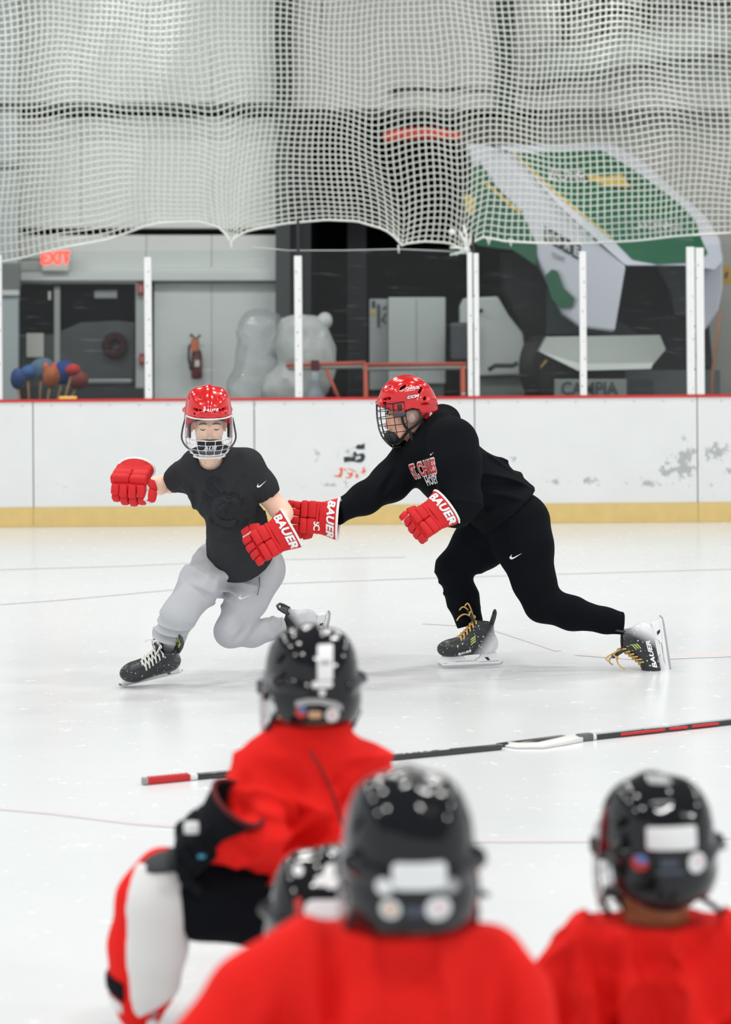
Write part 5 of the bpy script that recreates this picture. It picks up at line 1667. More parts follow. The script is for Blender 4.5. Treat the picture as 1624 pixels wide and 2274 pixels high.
s.cut(C(746, 1140, -.33), C(720, 1148, -.36) - C(810, 1107, -.2), .003, (C(715, 1150, -.36), .12))
s.cut(C(970, 1142, -.36), (-1, 0, -.1), .003, (C(940, 1146, -.37), .11))
s.box(C(908, 1150, -.3), (.0, .0, .0))
s.crease(C(1060, 1075), C(1175, 1080), .020, .014)
s.crease(C(1010, 1180), C(1090, 1110), .020, .012)
s.crease(C(880, 1040), C(840, 1100), .016, .012)
hood = s.build('hoodie', HOODIE, p2)
chest_r, chest_u = (.82, -.48, .26), (-.15, .0, 1)
RDP = mat('red_print', rgb(200, 36, 42), .6)
cpos = C(900, 1054, -.4)
print_on('lettering', text_mesh('ST. CHARLES', .096, .008, 0, .92, .40), hood, cpos, chest_r, chest_u, WHT, p2, off=.0025, cuts=3, reach=.6)
print_on('lettering', text_mesh('ST. CHARLES', .096, .0022, 0, .92, .40), hood, cpos, chest_r, chest_u, RDP, p2, off=.0045, cuts=3, reach=.6)
print_on('lettering', text_mesh('HOCKEY', .058, .002, 0, 1.08, .52), hood, C(922, 1078, -.4), chest_r, chest_u, WHT, p2, off=.003, cuts=3, reach=.6)
print_on('swoosh', swoosh(.03), hood, C(936, 1014, -.4), chest_r, chest_u, WHT, p2, off=.003, reach=.6)
MB().tube([C(968, 945, -.17), C(985, 952, -.21), C(1012, 958, -.28), C(1030, 968, -.30)], .003, 5).build('shoulder_seam', mat('seam_black', (.004, .004, .005, 1), .9), p2)
# --- pants
s = SDF.around([C(960, 1110, -.35), C(1395, 1410, .25)], .07, .0058)
s.ell(C(1145, 1160, 0), (.165, .17, .15), k=.04)
s.chain([C(1110, 1150, .06), C(1068, 1205, .10), C(1006, 1262, .10)], [.15, .130, .084], .05)
s.chain([C(1006, 1262, .10), C(1028, 1330, .11), C(1046, 1392, .09)], [.084, .078, .066], .03)
s.chain([C(1150, 1165, -.06), C(1166, 1215, -.10), C(1186, 1290, -.13), C(1206, 1340, -.14)], [.152, .134, .100, .090], .05)
s.chain([C(1206, 1340, -.14), C(1270, 1362, -.13), C(1345, 1378, -.11), C(1392, 1386, -.10)], [.090, .080, .060, .054], .03)
s.folds(.020, 32, 41, C(1200, 1330, -.12), .22, [(.7, 0, .7)])
s.folds(.013, 38, 42, C(1020, 1300, .1), .2, [(.3, 0, 1)])
s.folds(.012, 42, 43, C(1330, 1375, -.1), .18, [(1, 0, .2)])
s.folds(.012, 34, 44, C(1120, 1190, 0), .22, [(1, 0, .4)])
s.cut(C(1046, 1388, .09), (C(1046, 1392, .09) - C(1028, 1330, .11)), .004, (C(1048, 1400, .09), .12))
s.cut(C(1385, 1386, -.1), (1, 0, -.1), .004, (C(1400, 1388, -.1), .11))
pants2 = s.build('pants', PANT, p2)
print_on('swoosh', swoosh(.062), pants2, C(1151, 1243, -.4), (1, 0, .12), (-.1, 0, 1), WHT, p2, off=.003, reach=.6)
# --- helmet with cage
HS = (.142, .108)
hel2 = make_helmet(p2, head2, REDH, HS, .150)
make_cage(hel2, head2, HS, CAGEB, .0021)
s = SDF((.0, -.09, -.21), (.17, .09, -.07), .004)
s.ell((.088, 0, -.140), (.046, .054, .040), k=0)
s.ell((.06, 0, -.118), (.046, .042, .036), k=.01, mode='s')
Vl, Ql = s.mesh(1)
obj('chin_cup', Vl, Ql, BLK, hel2, head2, local=True)
for g in (1, -1):
    MB().sphere((-.004, g * .094, -.045), .036, 16, (1, .30, 1.15)).xf(head2).build('ear_guard', CLEARP, hel2, head2)
    MB().rbox((.052, g * .106, .004), (.022, .012, .032), .005, n=2).xf(head2).build('cage_clip', BLK, hel2, head2)
    MB().rbox((.056, g * .108, -.028), (.060, .010, .024), .005, n=2).xf(head2).build('cage_bracket', mat('bracket_grey', rgb(66, 70, 76), .5), hel2, head2)
    fl = (Vector((0, 1, 0)), .45)
    mb = MB()
    mb.soft([(-.118, g * .072, -.018), (-.070, g * .102, -.045), (-.02, g * .108, -.088), (.022, g * .096, -.112), (.058, g * .055, -.155), (.075, g * .03, -.168)], .0072, 6, flat=fl)
    mb.soft([(.048, g * .107, -.035), (.044, g * .104, -.075), (.024, g * .097, -.112)], .0072, 6, flat=fl)
    mb.soft([(-.060, g * .090, -.075), (-.03, g * .085, -.125), (.012, g * .088, -.128), (.024, g * .096, -.114)], .005, 6, flat=fl)
    mb.xf(head2).build('chin_strap', STRAP, hel2, head2)
MB().tube([head2 @ Vector((.018, .098, -.112)), head2 @ Vector((.012, .095, -.16)), head2 @ Vector((.008, .085, -.215))], .0085, 6).build('loose_strap', STRAP, hel2, head2)
local_print('lettering', text_mesh('ST. CHARLES', .0185, .0006, 0, 1.0, .92), hel2, head2, (-.012, .12, .098), (-1, 0, 0), (0, -.45, 1), WHT, hel2, off=.002, cuts=3, reach=.12)
local_print('lettering', text_mesh('CARDINALS', .0085, .0001, 0, 1.05, 1.1), hel2, head2, (-.010, .12, .086), (-1, 0, 0), (0, -.45, 1), WHT, hel2, off=.002, cuts=3, reach=.12)
local_print('logo_frame', poly2([(-.036, -.013), (.036, -.013), (.036, .013), (-.036, .013)]), hel2, head2, (-.018, .12, .048), (-1, 0, 0.02), (0, 0, 1), mat('red_logo_panel', rgb(176, 16, 20), .2, coat=1), hel2, off=.0012, cuts=4, reach=.12)
local_print('lettering', text_mesh('CCM', .0175, .0008, .3, 1.05, 1.5), hel2, head2, (-.018, .12, .048), (-1, 0, 0.02), (0, 0, 1), WHT, hel2, off=.0026, cuts=3, reach=.12)
local_print('sticker', poly2([(math.cos(i * .5236) * .010, math.sin(i * .5236) * .014) for i in range(12)]), hel2, head2, (-.105, .10, -.055), (-1, -.6, 0), (0, 0, 1), WHT, hel2, off=.002, cuts=1)
# --- gloves
gm = frame((-.99, .10, .06), (.05, -1, .10), C(690, 1149, -.36))
make_glove(p2, gm, +1, REDG, PALM, TRIM, 'BAUER', (12, 26, 24), 1.02, 30, wordsize=.050, logo=True)
gm = frame((-.80, -.30, -.52), (-.12, -.92, .26), C(944, 1160, -.40))
make_glove(p2, gm, -1, REDG, PALM, TRIM, 'BAUER', (58, 72, 55), 1.0, 25, wordsize=.050, cufftilt=0)
# --- skates
sk = frame((-1, -.10, -.03), (-.03, 0, 1), C(1056, 1484, .0))
s2 = make_skate(p2, sk, BOOT_FADE, LACEY, 1.02)
seat_on_ice(sk, s2)
S2 = world_of(s2)
for dz in (0, .012, .024):
    local_print('lime_mark', poly2([(-.016, -.004), (.014, .004), (.018, .011), (-.012, .002)]), s2, S2, (.012, .08, .122 + dz), (-1, 0, .35), (0, 0, 1), LIME, s2, off=.002, cuts=2)
local_print('lettering', text_mesh('BAUER', .016, .0006, .3, 1.0, 1.4), s2, S2, (.058, .08, .078), (-1, 0, .2), (0, 0, 1), WHT, s2, off=.002, cuts=2)
sk = frame((.14, -.06, -1), (-1, -.10, -.14), C(1483, 1428, -.10))
s3 = make_skate(p2, sk, BOOT_FADE, LACEY, 1.02)
S3 = world_of(s3)
for dz in (0, .012, .024):
    local_print('lime_mark', poly2([(-.016, -.004), (.014, .004), (.018, .011), (-.012, .002)]), s3, S3, (-.012, .08, .150 + dz), (-1, 0, .35), (0, 0, 1), LIME, s3, off=.002, cuts=2)
local_print('lettering', text_mesh('BAUER', .030, .0012, .3, 1.0, 1.5), s3, S3, (.040, .08, .096), (-1, 0, .12), (0, 0, 1), WHT, s3, off=.002, cuts=2)

# ================================================================== children watching in front, in black helmets and red jerseys
BLKH = mat('black_gloss_shell', (.010, .011, .013, 1), .09, coat=.3, ior=1.45, spec=.3)
JER = mat('red_jersey', rgb(234, 34, 28), .85, spec=.15, bump=.1, bscale=300, var=.04, vscale=40)
KPANT = mat('black_hockey_pants', (.007, .008, .011, 1), .9, spec=.06, bump=.15, bscale=160)
SOCKW = mat('white_sock_stripe', rgb(232, 232, 230), .85, bump=.1, bscale=300)
SILV = mat('silver_wire', (.62, .64, .66, 1), .3, .8)
STK = {'white': mat('sticker_white', (.84, .85, .85, 1), .4), 'pink': mat('sticker_pale_pink', rgb(236, 208, 210), .4), 'red': mat('sticker_red', rgb(200, 60, 56), .4),
       'blue': mat('sticker_blue', rgb(92, 118, 176), .4), 'grey': mat('sticker_grey', rgb(170, 172, 172), .4), 'dim': mat('sticker_dim_blue', rgb(70, 78, 92), .4),
       'amber': mat('sticker_amber', rgb(214, 176, 140), .4)}
def rrect(w, h, r=.25, n=4):
    out = []
    r = min(w, h) * r
    for cx, cy, a0 in ((w / 2 - r, h / 2 - r, 0), (-w / 2 + r, h / 2 - r, 90), (-w / 2 + r, -h / 2 + r, 180), (w / 2 - r, -h / 2 + r, 270)):
        for k in range(n + 1):
            a = math.radians(a0 + 90 * k / n)
            out.append((cx + r * math.cos(a), cy + r * math.sin(a)))
    return poly2(out)
def sticker(hel, d, px, py, w, h, c, r=.25, off=.0015, name='sticker'):
    k = d / F
    return print_on(name, rrect(w * k, h * k, r), hel, P(px, py, d - .15), (1, 0, 0), (0, 0, 1), STK[c] if isinstance(c, str) else c, hel, off=off, cuts=3, reach=.32)
KHS = (.136, .110)
def kid_head(root, M, skin, neck_to, hair=None, wire=SILV, neck_r=.048):
    hel = make_helmet(root, M, BLKH, KHS, .148)
    make_cage(hel, M, KHS, wire, .0024)
    f = M @ Matrix.Translation((-.006, 0, -.022))
    s = SDF.around([f @ Vector((0, 0, .12)), f @ Vector((.12, 0, -.15)), f @ Vector((-.1, 0, -.1)), neck_to], .09, .006)
    add_head(s, f)
    s.cone(f @ Vector((-.03, 0, -.06)), neck_to, neck_r, neck_r + .008, .03)
    s.cone(neck_to, neck_to - Vector((0, 0, .12)), neck_r + .01, .09, .03)
    body = s.build('body', skin, root)
    eyes(root, f, body)
    if hair:
        q = SDF.around([f @ Vector((0, 0, .1)), f @ Vector((-.1, 0, -.12))], .09, .006)
        q.ell(f @ Vector((-.022, 0, -.018)), (.092, .078, .085), f.to_3x3(), k=.02)
        q.folds(.006, 60, 5)
        q.cut(f @ Vector((-.01, 0, 0)), f.to_3x3() @ Vector((1, 0, .15)), .004)
        q.build('hair', hair, root)
    for g in (1, -1):
        MB().rbox((.050, g * .112, .0), (.03, .012, .034), .005, n=2).xf(M).build('cage_clip', BLK, hel, M)
        mb = MB()
        mb.tube([(-.095, g * .085, -.03), (-.05, g * .108, -.06), (.01, g * .112, -.10), (.05, g * .080, -.15), (.08, g * .03, -.172)], .008, 6, flat=(Vector((0, 1, 0)), .5))
        mb.xf(M).build('chin_strap', STRAP, hel, M)
        MB().sphere((-.004, g * .098, -.045), .034, 14, (1, .3, 1.1)).xf(M).build('ear_guard', CLEARP, hel, M)
    return hel
def yaw_frame(deg, o, pitch=0.0, roll=0.0):
    a = math.radians(deg); p = math.radians(pitch)
    x = Vector((-math.sin(a) * math.cos(p), math.cos(a) * math.cos(p), math.sin(p)))
    return frame(x, (math.sin(math.radians(roll)), 0, 1), o)

# ---------------------------------------------------------------- child kneeling on one knee at the left
DK = 5.9
def K(px, py, dd=0.0): return P(px, py, DK + dd)
r_ = lambda px: px * DK / F
k1 = thing('person', (K(600, 2264).x, DK, 0), 'child in red jersey down on one knee, black glove resting on striped sock leg', 'person', 'children watching from the front')
m1 = yaw_frame(21, K(690, 1524), -4, 1)
hel = kid_head(k1, m1, SKIN2, K(690, 1650))
for a in ((722, 1475, 34, 72, 'white', .1), (722, 1475, 22, 10, 'grey', .2), (716, 1521, 46, 15, 'white', .5), (716, 1539, 15, 15, 'white', .5), (668, 1584, 25, 27, 'red', .5), (672, 1577, 17, 14, 'blue', .5),
          (700, 1588, 28, 17, 'amber', .3), (738, 1590, 30, 32, 'white', .5), (738, 1588, 16, 16, 'pink', .5)):
    sticker(hel, DK, *a, off=.0015 if a[4] not in ('blue', 'pink', 'grey') else .0025)
print_on('sticker', poly2([(x * DK / F, y * DK / F) for x, y in ((-50, -10), (-48, 2), (-20, 9), (10, 8), (40, 0), (54, -10), (52, -22), (36, -14), (10, -5), (-18, -4), (-40, -10))]), hel, K(706, 1560, -.15), (1, 0, 0), (0, 0, 1), STK['grey'], hel, off=.0015, cuts=3, reach=.32)
mb = MB()
mb.tube([K(770, 1545, .02), K(785, 1553, .0), K(803, 1556, -.01)], [.012, .008, .002], 6); mb.tube([K(768, 1580, .02), K(784, 1578, .0), K(796, 1566, -.01)], [.004, .006, .003], 6)
mb.build('strap_end', STRAP, hel)
s = SDF.around([K(480, 1600, -.35), K(900, 1990, .3)], .05, .0062)
s.chain([K(690, 1668, .0), K(685, 1740, .0), K(660, 1840, .0), K(640, 1925, .02)], [r_(84), r_(128), r_(122), r_(112)], .06, flat=((0, 1, 0), .82))
s.cone(K(690, 1600, -.025), K(692, 1690, 0), r_(82), r_(92), .05)
s.chain([K(690, 1690, 0), K(590, 1720, -.02), K(562, 1790, -.08), K(590, 1850, -.20)], [r_(70), r_(66), r_(62), r_(54)], .05)
s.chain([K(590, 1850, -.20), K(520, 1868, -.22), K(470, 1878, -.2)], [r_(52), r_(46), r_(38)], .03)
s.chain([K(690, 1690, 0), K(800, 1716, .0), K(835, 1770, .04), K(848, 1880, .06)], [r_(70), r_(62), r_(58), r_(52)], .05)
s.ell(K(610, 1900, -.06), (r_(95), .12, r_(50)), k=.05)
s.folds(.046, 22, 51, K(680, 1790, -.1), .34, [(.75, 0, .65), (.5, 0, -.9)])
s.folds(.026, 30, 52, K(570, 1840, -.2), .22, [(.3, 0, 1)])
s.cut(K(600, 1945, 0), (0.10, 0, -1), .006)
s.cone(K(690, 1540, 0), K(690, 1592, 0), r_(62), r_(62), .01, mode='s')
s.cut(K(690, 1597, 0), (0, 0, 1), .008, (K(690, 1570, 0), .12))
for a, b2, w2, am in (((545, 1770), (650, 1800), .016, .016), ((600, 1845), (690, 1842), .018, .020), ((690, 1660), (748, 1800), .016, .014), ((740, 1700), (770, 1820), .018, .014), ((560, 1700), (540, 1790), .018, .012)):
    s.crease(K(*a), K(*b2), w2, am)
jer1 = s.build('jersey', JER, k1)
MB().tube([K(688, 1668, -.165), K(715, 1712, -.20), K(740, 1765, -.20), K(760, 1830, -.18)], .004, 5).build('jersey_seam', mat('dark_red_seam', rgb(120, 12, 14), .9), k1)
gm = frame((-.72, .12, -.68), (-.66, -.25, .72), K(446, 1866, -.20))
BLKG = mat('black_glove_fabric', (.010, .011, .014, 1), .9, spec=.08)
DKR = mat('dark_red_lining', rgb(96, 10, 18), .85)
make_glove(k1, gm, -1, BLKG, BLKG, DKR, None, (30, 45, 35), .98, 10, cufftilt=-18)
MB().rbox(K(425, 1838, -.33), (.035, .01, .03), .004, n=1).build('glove_mark', WHT, k1)
MB().rbox(K(448, 1902, -.30), (.018, .008, .010), .003, n=1).build('glove_tag', mat('teal_tag', rgb(60, 150, 180), .5), k1)
s = SDF.around([K(300, 1880, -.4), K(780, 2270, .35)], .06, .008)
s.chain([K(650, 1965, .02), K(560, 1985, -.06), K(450, 1985, -.13), K(372, 1962, -.16)], [r_(112), r_(104), r_(90), r_(74)], .05, flat=((0, 1, 0), .9))
s.chain([K(670, 1975, .05), K(715, 2100, .12), K(722, 2200, .14)], [r_(104), r_(88), r_(66)], .05)
s.folds(.012, 24, 53)
s.cut(K(352, 1962, -.16), (-1, 0, -.25), .01)
pk = s.build('pants', KPANT, k1)
s = SDF.around([K(230, 1890, -.4), K(420, 2260, .1)], .05, .006)
shin = [K(362, 1945, -.17), K(340, 2000, -.17), K(326, 2100, -.15), K(318, 2180, -.13), K(312, 2236, -.12)]
rad = [r_(62), r_(76), r_(80), r_(70), r_(52)]
s.chain(shin, rad, .03)
base = s.f.copy()
sock = s.build('sock', JER, k1)
def sock_band(name, cuts, m, lift):
    s.f = base.copy() - lift
    for p, n in cuts: s.cut(p, n, .002)
    return s.build(name, m, sock)
sock_band('sock_stripe', [(K(312, 1950, -.17), (-1, .35, .03)), (K(300, 2190, -.13), (-1, .35, -.55)), (K(340, 1908, -.17), (-.1, 0, 1)), (K(350, 2225, -.12), (.5, 0, -1))], SOCKW, .005)
sock_band('sock_band', [(K(270, 2160, -.13), (.35, 0, 1)), (K(270, 2206, -.13), (-.5, 0, -1)), (K(284, 2190, -.13), (1, 0, .0))], BLKG, .006)
sock_band('sock_band', [(K(270, 2210, -.13), (.5, 0, 1)), (K(270, 2240, -.13), (-.5, 0, -1)), (K(278, 2200, -.13), (1, 0, .0))], SOCKW, .006)
s = SDF.around([K(330, 1880, -.3), K(440, 1990, .1)], .06, .007)
s.ell(K(366, 1946, -.17), (r_(64), .085, r_(62)), k=.01)
s.cut(K(380, 1925, -.17), (.1, 0, -1), .01)
s.build('knee_cap', mat('knee_dark_grey', rgb(52, 54, 58), .7), k1)
s = SDF.around([K(690, 2190, -.5), K(740, 2300, .2)], .12, .009)
s.chain([K(722, 2200, .14), K(726, 2215, -.05), K(728, 2235, -.22)], [r_(70), r_(64), r_(46)], .03)
s.build('sock', JER, k1)
sk = frame((-.35, .93, 0), (0, 0, 1), K(318, 2264, -.10))
kb = make_skate(k1, sk, BOOT_BLACK, LACEW, .78, laces=False)
seat_on_ice(sk, kb)
sk = frame((.05, -.25, -1), (0, -1, .25), Vector((K(728, 2235).x, DK - .50, .20)))
make_skate(k1, sk, BOOT_BLACK, LACEW, .78, laces=False)

# ---------------------------------------------------------------- a kneeling child seen from behind: everything below the neck
def kneeler(root, d, neck, shoulders, arms, torso, jersey_folds, seed, legs=True, creases=()):
    k = d / F
    Q = lambda px, py, dd=0.0: P(px, py, d + dd)
    pts = [Q(*neck)] + [Q(*a[:2]) for a in arms[0]] + [Q(*a[:2]) for a in arms[1]] + [Q(*t[:2]) for t in torso]
    s = SDF.around(pts, .20, .0075)
    s.chain([Q(*t[:3]) for t in torso], [t[3] * k for t in torso], .06, flat=((0, 1, 0), .80))
    for sh, arm in zip(shoulders, arms):
        s.chain([Q(*torso[0][:3])] + [Q(*sh[:3])] + [Q(*a[:3]) for a in arm], [torso[0][3] * k * .8, sh[3] * k] + [a[3] * k for a in arm], .055)
    for c, rd, dirs in jersey_folds:
        seed += 1
        s.folds(.048, 18, seed, Q(*c), rd, dirs)
    s.cut(Vector((0, 0, torso[-1][4] if len(torso[-1]) > 4 else .28)), (0, 0, -1), .006)
    s.cone(Q(neck[0], neck[1] - 22, -.03), Q(*torso[0][:3]), .078, .092, .03)
    s.cut(Q(neck[0], neck[1] - 20, 0), (0, 0, 1), .006, (Q(neck[0], neck[1] - 60, 0), .14))
    s.cone(Q(neck[0], neck[1] - 80, -.01), Q(neck[0], neck[1] - 20, -.01), .058, .056, .008, mode='s')
    for a, b2, w2, am in creases: s.crease(Q(*a), Q(*b2), w2, am)
    j = s.build('jersey', JER, root)
    if legs:
        b = Q(*torso[-1][:3]); b.z = .30
        s = SDF.around([b + Vector((-.22, -.3, -.3)), b + Vector((.22, .35, .1))], .08, .011)
        s.ell(b + Vector((0, 0, -.04)), (.14, .10, .11), k=.03)
        for g in (-1, 1):
            s.chain([b + Vector((g * .07, .0, -.06)), b + Vector((g * .10, .24, -.20))], [.09, .08], .03)
            s.chain([b + Vector((g * .10, .24, -.21)), b + Vector((g * .10, -.02, -.235))], [.075, .06], .02)
        s.cut(Vector((0, 0, .012)), (0, 0, -1), .0)
        pn = s.build('pants', KPANT, root)
        for g in (-1, 1):
            sk = frame((0, -.15, -1), (0, -1, .15), Vector((b.x + g * .10, b.y - .26, .165)))
            make_skate(root, sk, BOOT_BLACK, LACEW, .72, laces=False)
    for g, arm in zip((-1, 1), arms):
        e = Q(*arm[-1][:3])
        gmx = frame((0, .75, -.66), (g * .4, .5, .7), e + Vector((0, .06, -.05)))
        make_glove(root, gmx, g, BLKG, BLKG, BLKG, None, (30, 45, 35), .88, 10)
    return j

# ---------------------------------------------------------------- child in the middle, nearest
D3 = 4.1
k2 = thing('person', (P(890, 2900, D3).x, D3, 0), 'child in red jersey seen from behind, largest black helmet, white label on its back', 'person', 'children watching from the front')
m2 = yaw_frame(9, P(907, 1928, D3), -5) @ Matrix.Diagonal((1, 1, 1.13, 1))
hel = kid_head(k2, m2, SKIN2, P(892, 2110, D3))
for a in ((932, 1948, 118, 56, 'white', .22), (853, 1972, 38, 38, 'white', .5), (1003, 1972, 34, 34, 'grey', .5), (867, 2021, 44, 42, 'white', .5), (867, 2021, 24, 24, 'amber', .5), (974, 2019, 56, 50, 'white', .5), (978, 2018, 28, 26, 'pink', .5), (922, 2023, 46, 20, 'dim', .4)):
    sticker(hel, D3, *a, off=.0015 if a[4] not in ('amber', 'pink') else .0025)
MB().tube([P(1030, 1972, D3 + .02), P(1058, 1980, D3), P(1086, 1988, D3 - .01)], [.008, .007, .004], 6).build('strap_end', STRAP, hel)
kneeler(k2, D3, (892, 2066), [(665, 2142, -.0, 82), (1082, 2150, .0, 78)], [[(560, 2220, -.02, 88), (470, 2345, -.06, 86), (520, 2460, .12, 66)], [(1140, 2235, .0, 74), (1165, 2370, -.02, 72), (1120, 2480, .14, 60)]],
        [(885, 2108, 0, 100), (885, 2200, 0, 190), (880, 2400, 0, 215), (880, 2600, 0, 210, .24)], [((760, 2200, -.1), .30, [(1, 0, .1), (.8, 0, -.5)]), ((1000, 2260, -.1), .3, [(1, 0, -.2)]), ((600, 2260, -.05), .22, [(.5, 0, 1)])], 60, creases=(((738, 2090), (748, 2330), .018, .022), ((1108, 2140), (1120, 2330), .018, .020), ((640, 2200), (600, 2300), .018, .016), ((960, 2150), (985, 2330), .018, .010)))

# ---------------------------------------------------------------- child at the right edge
D4 = 4.9
k3 = thing('person', (P(1458, 2700, D4).x, D4, 0), 'child in red jersey at right edge, bare neck under black helmet with white label', 'person', 'children watching from the front')
m3 = yaw_frame(16, P(1456, 1880, D4), 4, -2)
HAIR = mat('black_hair', (.012, .010, .009, 1), .7)
hel = kid_head(k3, m3, SKIN3, P(1458, 2030, D4), HAIR)
for a in ((1495, 1865, 110, 48, 'white', .12), (1423, 1921, 35, 36, 'red', .5), (1426, 1912, 26, 18, 'blue', .5), (1551, 1920, 40, 44, 'white', .5), (1556, 1916, 14, 18, 'pink', .5), (1488, 1918, 40, 16, 'dim', .4), (1490, 1938, 60, 10, 'dim', .4), (1482, 1748, 58, 22, 'grey', .3)):
    sticker(hel, D4, *a, off=.0015 if a[4] not in ('blue', 'pink') else .0025)
mb = MB()
mb.tube([P(1578, 1898, D4 + .02), P(1594, 1886, D4), P(1610, 1879, D4 - .01)], [.006, .005, .006], 6).build('strap_end', STRAP, hel); mb = MB()
mb.tube([P(1520, 1998, D4 + .02), P(1556, 1992, D4), P(1590, 2015, D4 - .02), P(1622, 2048, D4 - .02)], .006, 6).build('strap_end', STRAP, hel); mb = MB()
mb.tube([P(1345, 1975, D4 + .05), P(1375, 1992, D4 + .02), P(1392, 2024, D4)], .008, 6)
mb.build('strap_end', STRAP, hel)
s = SDF.around([P(1458, 2028, D4)], .13, .006)
s.cone(P(1456, 2012, D4), P(1458, 2046, D4), .058, .068, .0)
s.cut(P(1456, 2009, D4), (-.08, 0, 1), .008)
s.build('neck_guard', STRAP, k3)
kneeler(k3, D4, (1458, 2058), [(1322, 2108, 0, 66), (1600, 2098, 0, 66)], [[(1262, 2185, 0, 68), (1222, 2330, -.03, 66), (1260, 2460, .12, 56)], [(1655, 2180, 0, 66), (1690, 2330, -.03, 64), (1660, 2460, .12, 54)]],
        [(1460, 2096, 0, 74), (1458, 2150, 0, 168), (1456, 2350, 0, 190), (1456, 2520, 0, 186, .22)], [((1420, 2200, -.1), .3, [(1, 0, .1), (.8, 0, -.4)]), ((1560, 2220, -.1), .28, [(1, 0, -.3)]), ((1290, 2230, -.05), .2, [(.7, 0, .7)])], 70, creases=(((1330, 2180), (1372, 2330), .02, .026), ((1245, 2170), (1262, 2300), .018, .018), ((1400, 2110), (1520, 2105), .014, .008), ((1560, 2150), (1590, 2330), .018, .016), ((1440, 2200), (1470, 2330), .02, .012)))

# ---------------------------------------------------------------- small child half hidden between the others
D5 = 4.85
k4 = thing('person', (P(742, 2400, D5).x, D5 + .12, 0), 'small child crouching between two others, only the black helmet in view', 'person', 'children watching from the front')
m4 = yaw_frame(-14, P(724, 2046, D5), -8, 3)
hel = kid_head(k4, m4, SKIN2, P(755, 2185, D5 + .02))
for a in ((735, 1960, 34, 44, 'white', .45), (712, 1968, 26, 20, 'white', .5), (722, 2026, 92, 42, 'white', .5), (662, 2018, 16, 30, 'red', .4), (660, 1952, 22, 18, 'white', .5)):
    sticker(hel, D5, *a)
kneeler(k4, D5 + .05, (760, 2172), [(690, 2215, 0, 48), (870, 2215, 0, 48)], [[(672, 2270, .02, 46), (690, 2370, .12, 42)], [(885, 2270, .02, 46), (870, 2370, .12, 42)]],
        [(772, 2190, 0, 62), (778, 2260, .02, 110), (780, 2420, .04, 118, .16)], [((780, 2300, -.1), .2, [(1, 0, .2)])], 80)

# ================================================================== two sticks lying on the ice
def G(px, py, z=0.0):
    g = ground(px, py)
    return Vector((g.x, g.y, z))
def shaft_piece(name, a, b2, m, parent, w=.030, h=.022, z=.012, grow=0.0):
    a = Vector((a.x, a.y, z)); b2 = Vector((b2.x, b2.y, z))
    d = b2 - a
    R = Matrix.Rotation(math.atan2(d.y, d.x), 3, 'Z')
    return MB().rbox((a + b2) / 2, (d.length + grow, w, h), .006, R, n=2).build(name, m, parent)
STB = mat('stick_black', (.012, .013, .015, 1), .3, coat=.5)
STR = mat('stick_red', rgb(196, 30, 34), .45)
STW = mat('stick_white', rgb(222, 222, 218), .45)
a0, a1 = G(318, 1743), G(1150, 1661)
L = lambda px: a0 + (a1 - a0) * ((px - 318) / 832.0)
st = thing('hockey_stick', (a0.x, a0.y, 0), 'black hockey stick with red taped butt end lying behind the kneeling child', 'hockey stick', 'hockey sticks on the ice')
shaft_piece('butt_cap', L(316), L(327), mat('butt_silver', rgb(150, 146, 140), .4), st, .030, .026, .014)
shaft_piece('grip_tape', L(325), L(414), STR, st, .031, .025, .0135)
for i in range(12):
    shaft_piece('grip_ridge', L(330 + i * 7), L(333 + i * 7), STR, st, .034, .028, .0145)
shaft_piece('shaft_band', L(413), L(430), STW, st, .029, .023, .0125)
shaft_piece('shaft', L(429), L(1110), STB, st)
shaft_piece('shaft_band', L(498), L(516), STW, st, .031, .023, .0125)
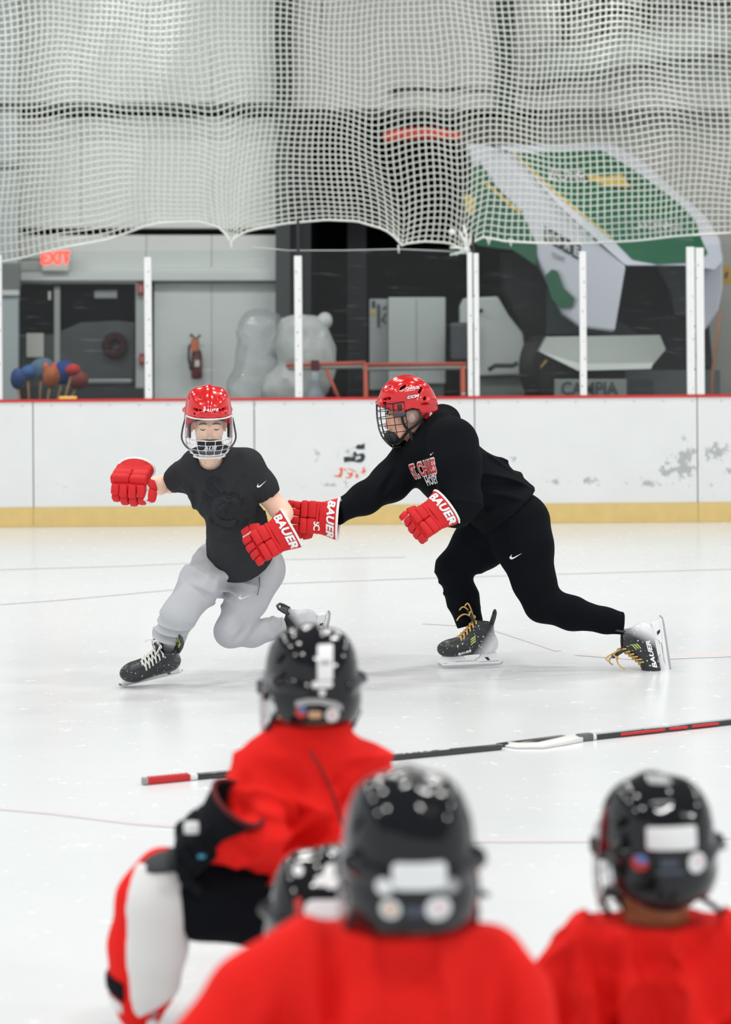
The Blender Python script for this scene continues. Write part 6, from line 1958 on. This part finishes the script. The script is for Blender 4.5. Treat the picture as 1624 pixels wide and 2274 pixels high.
for x0, x1 in ((880, 888), (892, 905), (909, 914), (918, 930), (934, 948), (962, 990)):
    shaft_piece('shaft_mark', L(x0), L(x1), STW, st, .014, .0225, .0128)
shaft_piece('blade', L(1108) + Vector((0, .07, 0)), G(1256, 1639), STB, st, .05, .010, .006)
b0, b1 = G(1318, 1643), G(1640, 1607)
Lb = lambda px: b0 + (b1 - b0) * ((px - 1318) / 322.0)
st2 = thing('hockey_stick', (b0.x, b0.y, 0), 'hockey stick with white curved blade and red lettered shaft running out at right', 'hockey stick', 'hockey sticks on the ice')
shaft_piece('shaft', Lb(1316), Lb(2100), STB, st2)
shaft_piece('shaft_band', Lb(1313), Lb(1322), STW, st2, .032, .024, .0125)
for x0, x1, m in ((1372, 1470, STR), (1478, 1520, STR), (1528, 1590, STR)):
    dv = (Lb(x1) - Lb(x0)).normalized(); nn = Vector((dv.y, -dv.x, 0)) * .0145
    shaft_piece('red_mark', Lb(x0) + nn, Lb(x1) + nn, m, st2, .004, .013, .012)
for x0, x1 in ((1320, 1422), (1425, 1640)):
    shaft_piece('pale_top', Lb(x0), Lb(x1), mat('stick_pale_grey', rgb(176, 178, 180), .4), st2, .018, .010, .0205)
shaft_piece('heel_tape', G(1283, 1647), Lb(1314), mat('heel_tape_grey', rgb(96, 100, 100), .8, var=.5, vscale=90), st2, .036, .030, .015)
bp = [G(1122, 1656), G(1150, 1661), G(1200, 1661), G(1245, 1654), G(1285, 1646)]
V, Fc = [], []
for i, p in enumerate(bp):
    t = (bp[min(i + 1, 4)] - bp[max(i - 1, 0)]).normalized()
    n = Vector((-t.y, t.x, 0))
    hgt = (.006, .010, .012, .016, .020)[i]
    for yy, z in ((-.026, .001), (.026, .003), (.026, hgt + .008), (-.026, hgt)):
        V.append(p + n * yy + Vector((0, 0, z)))
for i in range(4):
    for k in range(4):
        Fc.append((i * 4 + k, i * 4 + (k + 1) % 4, i * 4 + 4 + (k + 1) % 4, i * 4 + 4 + k))
Fc += [(3, 2, 1, 0), (16, 17, 18, 19)]
MB().add(V, Fc).build('blade', STW, st2, bevel=.003)
